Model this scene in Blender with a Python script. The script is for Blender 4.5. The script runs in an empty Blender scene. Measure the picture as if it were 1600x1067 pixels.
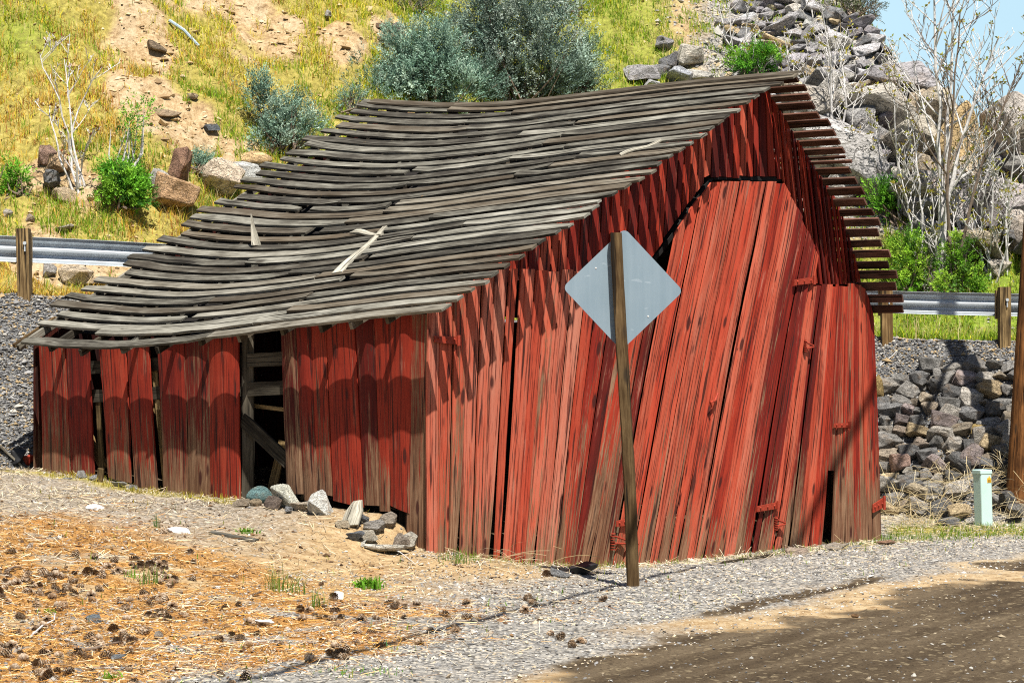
import bpy, bmesh, math, random
import numpy as np
from mathutils import Vector, Matrix

# ------------------------------------------------------------------ basics
SC = bpy.context.scene
COL = SC.collection
F, H0, CZ = 4000.0, 575.0, 2.0            # photo calibration: focal length and horizon in photo pixels, eye height
C0 = np.array([-0.8, 25.0])               # near corner of the barn
WD = np.array([math.cos(math.radians(50)), math.sin(math.radians(50))])   # along the front wall
UD = np.array([-WD[1], WD[0]])            # along the side wall, away to the left
RNG = random.Random(7)
NP = np.random.default_rng(11)
_el = math.radians(63)
SUN = np.array([-.30 * math.cos(_el), .954 * math.cos(_el), -math.sin(_el)])

def lin(h):
    h = h.lstrip('#')
    c = [int(h[i:i + 2], 16) / 255 for i in (0, 2, 4)]
    return tuple((x / 12.92 if x <= .04045 else ((x + .055) / 1.055) ** 2.4) for x in c)

def at(px, py, Y):
    return np.array([(px - 800) / F * Y, Y, CZ - (py - H0) / F * Y])

def pix(P):
    return 800 + F * P[0] / P[1], H0 - F * (P[2] - CZ) / P[1]

def sm(a, b, x):
    t = np.clip((x - a) / (b - a), 0, 1)
    return t * t * (3 - 2 * t)

def vnoise(x, y, seed=0):
    x = np.asarray(x, float); y = np.asarray(y, float)
    xi = np.floor(x).astype(np.int64); yi = np.floor(y).astype(np.int64)
    fx = x - xi; fy = y - yi
    fx = fx * fx * (3 - 2 * fx); fy = fy * fy * (3 - 2 * fy)
    def h(i, j):
        n = (i * 374761393 + j * 668265263 + seed * 1442695041) & 0xFFFFFFFF
        n = ((n ^ (n >> 13)) * 1274126177) & 0xFFFFFFFF
        n = (n ^ (n >> 16)) & 0xFFFFFFFF
        return n / 4294967295.0
    return (h(xi, yi) * (1 - fx) + h(xi + 1, yi) * fx) * (1 - fy) + (h(xi, yi + 1) * (1 - fx) + h(xi + 1, yi + 1) * fx) * fy

def fbm(x, y, seed=0, o=4):
    a, f, t, n = 1.0, 1.0, 0, 0
    for k in range(o):
        t = t + a * vnoise(np.asarray(x) * f, np.asarray(y) * f, seed + k * 17); n += a
        a *= .5; f *= 2.03
    return t / n

# ------------------------------------------------------------------ terrain
CRX = [-60, -20, -9, -6.2, -4.5, -2.5, 0, 3, 5.2, 6.8, 9, 14, 30, 80]
CRY = [27, 28.4, 30.2, 31, 32, 34.3, 36.7, 37.2, 36.3, 35.5, 34.4, 32.5, 30, 27]
CRZ = [3.2, 3.1, 2.95, 2.88, 2.85, 2.8, 2.7, 2.55, 2.42, 2.36, 2.3, 2.2, 2.1, 2.0]
TOX = [-60, -12, -6, -3, 0, 5, 9, 14, 60]
TOY = [34, 35.6, 36.6, 39, 41, 41.8, 40.6, 39.5, 38]
CPX = [-400, 5.2, 6.2, 7.0, 7.7, 8.0, 8.5, 9.4, 12, 20, 60]
CPZ = [30, 17, 12, 8.9, 6.75, 6.35, 6.25, 6.2, 5.8, 5, 4]

def base_h(X, Y):
    s = (X - .245) * -.883 + (Y - 16.3) * .469
    return np.interp(s, [-60, -3, 0, 2.5, 3.3, 5, 6.2, 7.6, 9.5, 10.8, 14, 40],
                     [-.3, -.06, -.02, 0, .0, .17, .42, .6, .76, .86, 1.1, 1.4])

def ground_h(X, Y, detail=True):
    X = np.asarray(X, float); Y = np.asarray(Y, float)
    h = base_h(X, Y)
    sw = (X - C0[0]) * WD[0] + (Y - C0[1]) * WD[1]
    tu = (X - C0[0]) * UD[0] + (Y - C0[1]) * UD[1]
    zf = np.interp(sw, [-.2, 0, .85, 1.65, 3.4, 5.9, 8.2], [.23, .2, .03, -.07, -.13, -.1, -.1])
    wf = np.exp(-(tu / 1.1) ** 2) * sm(-1.0, .1, sw) * (1 - sm(8.4, 10.5, sw))
    h = h * (1 - wf) + zf * wf
    zs = np.interp(tu, [0, .25, .61, 1.6, 2.66, 3.9, 4.8, 5.9, 7], [.2, .38, .56, .6, .63, .67, .8, .85, .9])
    ws = np.exp(-(sw / .9) ** 2) * sm(0, .35, tu) * (1 - sm(6.2, 7.5, tu)) * (sw < .5)
    h = h * (1 - ws) + zs * ws
    # embankment carrying the guardrail
    cy = np.interp(X, CRX, CRY); cz = np.interp(X, CRX, CRZ)
    wid = np.interp(X, [-6, -4, 3, 7], [2.4, 2.4, 2.6, 2.7])
    dy = cy - Y
    e = cz - (cz - h) * np.clip(dy / wid, 0, 1) ** 1.0
    inside = sm(-.5, -.1, sw) * (1 - sm(8.25, 8.6, sw)) * sm(-.5, -.1, tu) * (1 - sm(6.0, 6.4, tu))
    e = e * (1 - inside) + .3 * inside * (e > .3) + np.minimum(e, .3) * inside * (e <= .3)
    h = np.where(dy < wid, e, h)
    h = np.where(dy < 0, cz, h)
    # hillside
    ty = np.interp(X, TOX, TOY)
    d = Y - ty
    hill = np.maximum(d, 0) * .74 + .5 * np.maximum(d, 0) / (1 + np.maximum(d, 0)) * 0
    hill = hill + (fbm(X * 4.5, Y * 4.5, 19, 3) - .5) * .16 * sm(0, 2, d)
    hill = hill + (fbm(X * .35, Y * .35, 5) - .5) * 1.4 * sm(0, 4, d) + (fbm(X * 1.6, Y * 1.6, 9) - .5) * .35 * sm(0, 2, d)
    cap = np.interp(X, CPX, CPZ) + (fbm(X * 1.1, Y * .6, 31) - .5) * .5
    hill = np.minimum(np.maximum(hill, 0), 30)
    hz = cz + hill
    hz = np.where(d > 0, np.minimum(hz, np.maximum(cap, cz)), hz)
    h = np.where(d > 0, hz, h)
    if detail:
        h = h + (fbm(X * 3, Y * 3, 3, 3) - .5) * .05 + (fbm(X * 14, Y * 14, 4, 2) - .5) * .022
    return h

def gh(x, y):
    return float(ground_h(np.array([x]), np.array([y]))[0])

def hit(px, py, y0=11.0, y1=75.0, n=2600):
    Y = np.linspace(y0, y1, n)
    X = (px - 800) / F * Y
    Z = CZ - (py - H0) / F * Y
    g = ground_h(X, Y)
    i = np.argmax(g >= Z) if (g >= Z).any() else n - 1
    return np.array([X[i], Y[i], g[i]])

# ------------------------------------------------------------------ object helpers
OFF = {}
def link(o):
    COL.objects.link(o); return o

def tag(o, label=None, cat=None, group=None, kind=None):
    if label: o['label'] = label
    if cat: o['category'] = cat
    if group: o['group'] = group
    if kind: o['kind'] = kind
    return o

def thing(name, label, cat, loc=(0, 0, 0), group=None):
    o = bpy.data.objects.new(name, None); o.location = [float(v) for v in loc]
    o.empty_display_size = .1
    link(o); tag(o, label, cat, group); OFF[o.name] = np.array(loc, float)
    return o

def mesh_obj(name, V, Fc, mat, parent=None, loc=None, uv=None, tone=None, smooth=False):
    """one mesh object built from world coordinates; parent/loc move its origin"""
    me = bpy.data.meshes.new(name)
    V = np.asarray(V, float).reshape(-1, 3)
    off = np.zeros(3)
    if parent is not None: off = OFF[parent.name]
    elif loc is not None: off = np.array(loc, float)
    me.from_pydata((V - off).tolist(), [], Fc)
    if uv is not None:
        l = me.uv_layers.new(name='UVMap'); l.data.foreach_set('uv', np.asarray(uv, np.float32).ravel())
    if tone is not None:
        a = me.color_attributes.new('tone', 'FLOAT_COLOR', 'CORNER')
        a.data.foreach_set('color', np.asarray(tone, np.float32).ravel())
    if mat is not None: me.materials.append(mat)
    if smooth: me.polygons.foreach_set('use_smooth', [True] * len(me.polygons))
    me.update()
    o = bpy.data.objects.new(name, me); link(o)
    if parent is not None:
        o.parent = parent
    elif loc is not None:
        o.location = loc.tolist() if hasattr(loc, 'tolist') else loc
    OFF[o.name] = off
    return o

class MB:
    def __init__(s): s.V = []; s.F = []; s.U = []; s.T = []
    def add(s, verts, faces, uvs=None, tone=(.5, .5, .5)):
        b = len(s.V); s.V.extend([tuple(map(float, v)) for v in verts])
        for k, f in enumerate(faces):
            s.F.append([b + i for i in f])
            if uvs is None:
                for i in f: s.U.append((float(verts[i][0] + verts[i][1]) * .7, float(verts[i][2])))
            else: s.U.extend(uvs[k])
            s.T.extend([(tone[0], tone[1], tone[2], 1)] * len(f))
    def build(s, name, mat, parent=None, loc=None, smooth=False):
        return mesh_obj(name, s.V, s.F, mat, parent, loc, s.U, s.T, smooth)
    # a plank between two edge polylines
    def board(s, A, B, nrm, th, cup=0.0, K=1, tone=None, flip=False):
        A = [np.array(a, float) for a in A]; B = [np.array(b, float) for b in B]
        n = len(A); nr = np.array(nrm, float)
        if tone is None: tone = (RNG.random(), RNG.random(), RNG.random())
        u0, v0 = RNG.random() * 40, RNG.random() * 40
        wid = np.linalg.norm(B[0] - A[0])
        rings = []; L = 0; Ls = []
        for i in range(n):
            if i: L += np.linalg.norm((A[i] + B[i]) / 2 - (A[i - 1] + B[i - 1]) / 2)
            Ls.append(L)
            N = nr[i] if nr.ndim == 2 else nr
            fr = [A[i] + (B[i] - A[i]) * k / K + N * cup * (1 - (2 * k / K - 1) ** 2) for k in range(K + 1)]
            bk = [p - N * th for p in reversed(fr)]
            rings.append(fr + bk)
        m = 2 * (K + 1)
        vs = [p for r in rings for p in r]
        per = [wid * k / K for k in range(K + 1)] + [wid + th + wid * k / K for k in range(K + 1)] + [2 * wid + 2 * th]
        fs, us = [], []
        for i in range(n - 1):
            for k in range(m):
                k2 = (k + 1) % m
                f = [i * m + k, i * m + k2, (i + 1) * m + k2, (i + 1) * m + k]
                uu = [(u0 + Ls[i], v0 + per[k]), (u0 + Ls[i], v0 + per[k + 1]), (u0 + Ls[i + 1], v0 + per[k + 1]), (u0 + Ls[i + 1], v0 + per[k])]
                if flip: f = f[::-1]; uu = uu[::-1]
                fs.append(f); us.append(uu)
        for i, rev in ((0, True), (n - 1, False)):
            f = [i * m + k for k in range(m)]
            if rev: f = f[::-1]
            if flip: f = f[::-1]
            fs.append(f); us.append([(u0 + .01 * j, v0 + .01 * j) for j in range(m)])
        s.add(vs, fs, us, tone)
    def bar(s, a, b, wx, wz, tone=None, up=(0, 0, 1)):
        a = np.array(a, float); b = np.array(b, float)
        d = (b - a) / np.linalg.norm(b - a)
        x = np.cross(d, np.array(up, float))
        if np.linalg.norm(x) < 1e-4: x = np.cross(d, (0, 1, 0))
        x /= np.linalg.norm(x); z = np.cross(x, d)
        A = [a - x * wx / 2 + z * wz / 2, b - x * wx / 2 + z * wz / 2]
        B = [a + x * wx / 2 + z * wz / 2, b + x * wx / 2 + z * wz / 2]
        s.board(A, B, z, wz, tone=tone, flip=False)
    def tube(s, pts, rad, sides=6, tone=(.5, .5, .5), cap=True):
        pts = [np.array(p, float) for p in pts]
        n = len(pts); rings = []
        prev = None
        for i in range(n):
            d = pts[min(i + 1, n - 1)] - pts[max(i - 1, 0)]
            d = d / (np.linalg.norm(d) + 1e-9)
            if prev is None:
                x = np.cross(d, (0.3, .9, .1)); 
                if np.linalg.norm(x) < .05: x = np.cross(d, (1, 0, 0))
            else: x = prev - d * np.dot(prev, d)
            x /= (np.linalg.norm(x) + 1e-9); prev = x
            y = np.cross(d, x)
            r = rad[i] if hasattr(rad, '__len__') else rad
            rings.append([pts[i] + (x * math.cos(2 * math.pi * k / sides) + y * math.sin(2 * math.pi * k / sides)) * r for k in range(sides)])
        vs = [p for r in rings for p in r]; fs = []; us = []; L = 0
        u0 = RNG.random() * 20
        for i in range(n - 1):
            l2 = L + np.linalg.norm(pts[i + 1] - pts[i])
            for k in range(sides):
                k2 = (k + 1) % sides
                fs.append([i * sides + k, i * sides + k2, (i + 1) * sides + k2, (i + 1) * sides + k])
                rr = rad[i] if hasattr(rad, '__len__') else rad
                c = 2 * math.pi * rr / sides
                us.append([(u0 + L, k * c), (u0 + L, (k + 1) * c), (u0 + l2, (k + 1) * c), (u0 + l2, k * c)])
            L = l2
        if cap:
            fs.append([k for k in range(sides)][::-1]); us.append([(0, 0)] * sides)
            fs.append([(n - 1) * sides + k for k in range(sides)]); us.append([(0, 0)] * sides)
        s.add(vs, fs, us, tone)

def numpy_mesh(name, V, nper, mat, col=None, kind=None, parent=None, loc=None):
    """many separate polygons of nper corners each; V (n*nper,3); col per vertex"""
    V = np.asarray(V, np.float32).reshape(-1, 3); nv = len(V); nf = nv // nper
    off = OFF[parent.name] if parent is not None else (np.array(loc) if loc is not None else np.zeros(3))
    me = bpy.data.meshes.new(name)
    me.vertices.add(nv); me.vertices.foreach_set('co', (V - off.astype(np.float32)).ravel())
    me.loops.add(nv); me.loops.foreach_set('vertex_index', np.arange(nv, dtype=np.int32))
    me.polygons.add(nf); me.polygons.foreach_set('loop_start', np.arange(0, nv, nper, dtype=np.int32))
    try: me.polygons.foreach_set('loop_total', np.full(nf, nper, np.int32))
    except Exception: pass
    me.update(calc_edges=True)
    if col is not None:
        col = np.asarray(col, np.float32)
        c4 = np.ones((nv, 4), np.float32); c4[:, :3] = col
        a = me.color_attributes.new('col', 'FLOAT_COLOR', 'POINT'); a.data.foreach_set('color', c4.ravel())
    me.materials.append(mat)
    o = bpy.data.objects.new(name, me); link(o)
    if parent is not None: o.parent = parent
    elif loc is not None: o.location = loc
    OFF[o.name] = off
    if kind: o['kind'] = kind
    return o

# ------------------------------------------------------------------ materials
class NT:
    def __init__(s, name):
        s.m = bpy.data.materials.new(name); s.m.use_nodes = True
        s.t = s.m.node_tree; s.t.nodes.clear()
        s.out = s.t.nodes.new('ShaderNodeOutputMaterial')
        s.b = s.t.nodes.new('ShaderNodeBsdfPrincipled')
        s.t.links.new(s.b.outputs[0], s.out.inputs[0])
    def n(s, typ, **k):
        nd = s.t.nodes.new('ShaderNode' + typ)
        for a, v in k.items(): setattr(nd, a, v)
        return nd
    def L(s, a, b): s.t.links.new(a, b)
    def noise(s, vec, scale, detail=4, rough=.6, out='Fac'):
        nd = s.n('TexNoise'); nd.inputs['Scale'].default_value = scale; nd.inputs['Detail'].default_value = detail
        nd.inputs['Roughness'].default_value = rough
        if vec is not None: s.L(vec, nd.inputs['Vector'])
        return nd.outputs[out]
    def vor(s, vec, scale, out='Distance', feature='F1'):
        nd = s.n('TexVoronoi', feature=feature); nd.inputs['Scale'].default_value = scale
        if vec is not None: s.L(vec, nd.inputs['Vector'])
        return nd.outputs[out]
    def mapp(s, vec, sc):
        nd = s.n('Mapping'); nd.inputs['Scale'].default_value = sc; s.L(vec, nd.inputs['Vector']); return nd.outputs[0]
    def ramp(s, fac, stops, interp='LINEAR'):
        nd = s.n('ValToRGB'); e = nd.color_ramp.elements; nd.color_ramp.interpolation = interp
        while len(e) < len(stops): e.new(.5)
        for el, (p, c) in zip(e, stops): el.position = p; el.color = (*c, 1) if len(c) == 3 else c
        s.L(fac, nd.inputs[0]); return nd.outputs[0]
    def rng(s, v, a, b, c=0., d=1.):
        nd = s.n('MapRange'); nd.inputs[1].default_value = a; nd.inputs[2].default_value = b
        nd.inputs[3].default_value = c; nd.inputs[4].default_value = d; s.L(v, nd.inputs[0]); return nd.outputs[0]
    def math(s, op, a, b=None):
        nd = s.n('Math', operation=op)
        for i, v in enumerate((a, b)):
            if v is None: continue
            if isinstance(v, (int, float)): nd.inputs[i].default_value = v
            else: s.L(v, nd.inputs[i])
        return nd.outputs[0]
    def mix(s, fac, a, b, bt='MIX'):
        nd = s.n('Mix', data_type='RGBA', blend_type=bt)
        for idx, v in ((0, fac), (6, a), (7, b)):
            if isinstance(v, (int, float)): nd.inputs[idx].default_value = v
            elif isinstance(v, tuple): nd.inputs[idx].default_value = (*v, 1)
            else: s.L(v, nd.inputs[idx])
        return nd.outputs[2]
    def bump(s, h, strength=.5, dist=.01):
        nd = s.n('Bump'); nd.inputs['Strength'].default_value = strength; nd.inputs['Distance'].default_value = dist
        s.L(h, nd.inputs['Height']); s.L(nd.outputs[0], s.b.inputs['Normal'])
    def done(s, col, rough=.85, spec=.2, metal=0.):
        if isinstance(col, tuple): s.b.inputs['Base Color'].default_value = (*col, 1)
        else: s.L(col, s.b.inputs['Base Color'])
        if isinstance(rough, (int, float)): s.b.inputs['Roughness'].default_value = rough
        else: s.L(rough, s.b.inputs['Roughness'])
        s.b.inputs['Specular IOR Level'].default_value = spec
        s.b.inputs['Metallic'].default_value = metal
        return s.m

def attr(t, name, out='Color'):
    nd = t.n('Attribute'); nd.attribute_name = name; return nd.outputs[out]

def mat_red(name='red_paint', wear=0.0, bright=1.0, bottom=(-.1, 1.8), lo=.30, hi=.80):
    t = NT(name)
    uv = t.n('UVMap').outputs[0]
    tn = t.n('SeparateColor'); t.L(attr(t, 'tone'), tn.inputs[0])
    s1 = t.noise(t.mapp(uv, (.7, 10, 1)), 1.0, 7, .72)
    s2 = t.noise(t.mapp(uv, (.6, 13, 1)), 1.3, 7, .74)
    s3 = t.noise(t.mapp(uv, (.5, 22, 1)), 1.7, 5, .7)
    g = t.noise(t.mapp(uv, (3.0, 70, 1)), 1.0, 5, .7)
    big = t.noise(t.mapp(uv, (1.6, 3, 1)), 1.0, 4)
    pos = t.n('SeparateXYZ'); t.L(t.n('NewGeometry').outputs['Position'], pos.inputs[0])
    bw = t.rng(pos.outputs[2], bottom[0], bottom[1], 1, 0)
    a = t.math('ADD', t.math('MULTIPLY', s1, .5), t.math('MULTIPLY', tn.outputs[0], .48))
    a = t.math('ADD', a, t.math('MULTIPLY', big, .18))
    k = bright
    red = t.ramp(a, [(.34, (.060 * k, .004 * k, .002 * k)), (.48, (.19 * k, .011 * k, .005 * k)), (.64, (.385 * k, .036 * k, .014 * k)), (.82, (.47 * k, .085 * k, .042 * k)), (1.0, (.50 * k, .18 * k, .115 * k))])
    drk = t.rng(s3, .52, .58, 0, .85)
    red = t.mix(drk, red, (.085 * k, .007 * k, .003 * k))
    pale = t.rng(t.math('ADD', s2, t.math('MULTIPLY', t.math('SUBTRACT', big, .5), .4)), .60, .68, 0, .65)
    red = t.mix(pale, red, (.47 * k, .19 * k, .13 * k))
    wd = t.ramp(t.math('ADD', t.math('MULTIPLY', g, .5), t.math('MULTIPLY', s1, .5)),
                [(.34, (.035, .017, .009)), (.46, (.13, .066, .034)), (.58, (.27, .165, .095)), (.72, (.46, .35, .24))])
    bn = t.math('ADD', bw, t.math('MULTIPLY', t.math('SUBTRACT', tn.outputs[1], .5), 1.3))
    wm = t.math('ADD', t.math('ADD', t.math('MULTIPLY', t.math('ADD', s2, s3), .5), t.math('MULTIPLY', tn.outputs[2], .21)), t.math('MULTIPLY', t.math('MULTIPLY', bn, bw), .20))
    wm = t.math('ADD', wm, t.math('MULTIPLY', t.math('SUBTRACT', g, .5), .3))
    wm = t.rng(wm, .70 - wear, .78 - wear)
    col = t.mix(t.math('MULTIPLY', wm, .92), red, wd)
    crack = t.rng(t.noise(t.mapp(uv, (.9, 26, 1)), 1.0, 3, .5), .36, .40, 1, 0)
    col = t.mix(t.math('MULTIPLY', crack, .85), col, (.018, .006, .004))
    kn = t.vor(t.mapp(uv, (1.6, 6.0, 1)), 1.0)
    kn = t.rng(kn, .10, .16, 1, 0)
    col = t.mix(t.math('MULTIPLY', kn, .9), col, (.04, .007, .005))
    nl = t.rng(t.vor(t.mapp(uv, (1.7, 9, 1)), 1.0), .03, .05, 1, 0)
    col = t.mix(nl, col, (.03, .02, .015))
    t.bump(t.math('SUBTRACT', t.math('ADD', g, t.math('MULTIPLY', s1, .5)), t.math('MULTIPLY', crack, .8)), .6, .008)
    return t.done(col, .72, .25)

def mat_grey(name='weathered_wood', tint=(1, 1, 1), lichen=True, k=1.0):
    t = NT(name)
    uv = t.n('UVMap').outputs[0]
    tn = t.n('SeparateColor'); t.L(attr(t, 'tone'), tn.inputs[0])
    s1 = t.noise(t.mapp(uv, (.9, 16, 1)), 1.0, 6, .75)
    g = t.noise(t.mapp(uv, (2.2, 70, 1)), 1.0, 6, .75)
    blot = t.noise(t.mapp(uv, (2.0, 6, 1)), 1.0, 4)
    a = t.math('ADD', t.math('ADD', t.math('MULTIPLY', g, .5), t.math('MULTIPLY', s1, .35)), t.math('MULTIPLY', tn.outputs[0], .16))
    a = t.math('ADD', a, t.math('MULTIPLY', t.math('SUBTRACT', blot, .5), .4))
    c = lambda r, g_, b: (r * k * tint[0], g_ * k * tint[1], b * k * tint[2])
    col = t.ramp(a, [(.30, c(.014, .012, .010)), (.44, c(.065, .058, .046)), (.55, c(.20, .19, .155)), (.71, c(.45, .43, .365))])
    col = t.mix(t.math('MULTIPLY', t.rng(tn.outputs[1], .55, 1), .5), col, c(.16, .115, .07), 'MIX')
    crack = t.rng(t.noise(t.mapp(uv, (.8, 34, 1)), 1.0, 3, .5), .36, .40, 1, 0)
    col = t.mix(t.math('MULTIPLY', crack, .9), col, (.010, .008, .006))
    kn = t.rng(t.vor(t.mapp(uv, (1.4, 5.5, 1)), 1.0), .07, .13, 1, 0)
    col = t.mix(t.math('MULTIPLY', kn, .75), col, (.03, .022, .015))
    if lichen:
        ln = t.rng(t.noise(t.mapp(uv, (7, 7, 1)), 1.0, 4, .7), .70, .74)
        edge = t.rng(t.noise(t.mapp(uv, (.5, .5, 1)), 1.0, 2), .5, .6)
        col = t.mix(t.math('MULTIPLY', t.math('MULTIPLY', ln, edge), .75), col, (.5, .24, .02))
    t.bump(t.math('SUBTRACT', g, crack), .7, .008)
    return t.done(col, .85, .15)

def mat_attr(name, rough=.9, trans=0., spec=.15):
    t = NT(name); c = attr(t, 'col')
    m = t.done(c, rough, spec)
    if trans:
        tr = t.n('BsdfTranslucent'); t.L(c, tr.inputs[0])
        mx = t.n('MixShader'); mx.inputs[0].default_value = trans
        t.L(t.b.outputs[0], mx.inputs[1]); t.L(tr.outputs[0], mx.inputs[2]); t.L(mx.outputs[0], t.out.inputs[0])
    return m

def mat_rock(name='rock_surface'):
    t = NT(name)
    oi = t.n('ObjectInfo'); tc = t.n('TexCoord').outputs['Object']
    vec = t.n('VectorMath', operation='ADD'); t.L(tc, vec.inputs[0])
    sc = t.n('VectorMath', operation='SCALE'); sc.inputs['Scale'].default_value = 37.0
    cmb = t.n('CombineXYZ'); t.L(oi.outputs['Random'], cmb.inputs[0]); t.L(oi.outputs['Random'], cmb.inputs[1]); t.L(cmb.outputs[0], sc.inputs[0])
    t.L(sc.outputs[0], vec.inputs[1]); v = vec.outputs[0]
    n1 = t.noise(v, 5, 6, .65); n2 = t.noise(v, 26, 4, .7); n3 = t.noise(v, 2.2, 3)
    val = t.rng(t.math('ADD', t.math('MULTIPLY', n1, .6), t.math('MULTIPLY', n2, .4)), .32, .68, .55, 1.6)
    sv = t.n('VectorMath', operation='SCALE'); t.L(oi.outputs['Color'], sv.inputs[0]); t.L(val, sv.inputs['Scale'])
    col = t.mix(t.rng(n3, .54, .70, 0, .38), sv.outputs[0], (.36, .23, .12), 'MIX')
    col = t.mix(t.rng(t.noise(v, 9, 5, .75), .60, .68, 0, .6), col, (.50, .48, .42), 'MIX')
    dv = t.n('VectorMath', operation='ADD'); t.L(t.mapp(v, (1, 1, 2.2)), dv.inputs[0]); nv = t.noise(v, 3, 4, .6, 'Color'); t.L(nv, dv.inputs[1])
    ck = t.rng(t.vor(dv.outputs[0], 2.6, 'Distance', 'DISTANCE_TO_EDGE'), .0, .045, 1, 0)
    col = t.mix(t.math('MULTIPLY', ck, t.rng(n1, .4, .6, .0, .65)), col, (.045, .04, .037))
    t.bump(t.math('SUBTRACT', t.math('ADD', n1, t.math('MULTIPLY', n2, .8)), t.math('MULTIPLY', ck, .5)), 1.0, .07)
    return t.done(col, .92, .12)

def mat_plain(name, col, rough=.8, var=.25, scale=8., spec=.3, metal=0., bump=.2):
    t = NT(name); tc = t.n('TexCoord').outputs['Object']
    n = t.noise(tc, scale, 5, .65)
    hi = tuple(min(1, c * (1 + var)) for c in col); lo = tuple(c * (1 - var) for c in col)
    c = t.ramp(n, [(.3, lo), (.7, hi)])
    if bump: t.bump(t.noise(tc, scale * 4, 3), bump, .004)
    return t.done(c, rough, spec, metal)

M_RED = mat_red()
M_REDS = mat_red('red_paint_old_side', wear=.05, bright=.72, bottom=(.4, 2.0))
M_REDD = mat_red('red_paint_gable', wear=-.02, bright=.95, bottom=(-5, -4))
M_GREY = mat_grey(k=.84)
M_POST = mat_grey('brown_post_wood', (1.0, .72, .42), False, .75)
M_POLE = mat_grey('creosote_pole_wood', (1.5, .66, .26), False, .66)
M_DARK = mat_grey('dark_inner_wood', (.9, .8, .7), False, .6)
M_REDI = mat_red('red_paint_inside_shaded', bright=.12)  # red paint darkened to put the indoor shade into its colour
M_DARK = mat_grey('dark_inner_wood', (.9, .8, .7), False, .32)  # tone kept very dark to paint in the barn's indoor shade
M_EAVE = mat_grey('shaded_eave_wood', (1.35, .72, .62), False, .42)  # dark reddish tint paints in the shade on the far eave's undersides
M_PALE = mat_grey('pale_grey_wood', (1.1, 1.08, 1.05), False, 1.5)
M_TAN = mat_grey('tan_post_wood', (1.25, .9, .5), False, 1.25)
M_ROCK = mat_rock()
M_BLADE = mat_attr('plant_blades', .8, .3)
M_LEAF = mat_attr('plant_leaves', .7, .25)
M_DRY = mat_attr('dry_litter', .9, 0)
M_BARK = mat_plain('pale_bark', (.58, .555, .53), .85, .4, 22)
M_BARKD = mat_plain('grey_brown_bark', (.16, .12, .09), .9, .45, 18)
M_RUST = mat_plain('red_painted_iron', (.30, .038, .018), .6, .35, 40)
M_IRON = mat_plain('rusty_iron', (.06, .04, .03), .7, .4, 40)
M_GALV = mat_plain('galvanised_steel', (.62, .67, .70), .38, .12, 6, .5, .35, .05)
M_BLACK = mat_plain('black_rubber', (.015, .015, .016), .6, .3, 10)
M_MINT = mat_plain('mint_plastic', (.50, .68, .64), .5, .06, 3, .4, 0, .03)
M_YEL = mat_plain('yellow_sticker', (.75, .42, .02), .5, .05, 3)
M_SHADE = mat_plain('shade_black_wood', (.012, .010, .009), .8, .4, 12)  # near-black colour stands in for shade in the door slot and under the roof
M_CABLE = mat_plain('black_cable', (.012, .012, .012), .6, .1, 5)
M_WHITE = mat_plain('white_litter', (.68, .68, .66), .6, .12, 10)
M_BAR = mat_plain('pale_blue_metal', (.42, .52, .58), .4, .1, 10, .5, .3)

def mat_sign():
    t = NT('sign_back_aluminium'); tc = t.n('TexCoord').outputs['Object']
    n = t.noise(tc, 1.6, 4); st = t.noise(t.mapp(tc, (16, 16, 1.2)), 1.0, 4, .6)
    sc = t.noise(t.mapp(tc, (3, 3, 9)), 2.0, 3, .5)
    c = t.ramp(t.math('ADD', t.math('MULTIPLY', n, .5), t.math('MULTIPLY', st, .5)), [(.35, (.21, .285, .335)), (.65, (.27, .345, .395))])
    c = t.mix(t.rng(sc, .69, .72, 0, .28), c, (.48, .55, .60))
    return t.done(c, .62, .35, .2)
M_SIGN = mat_sign()

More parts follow.
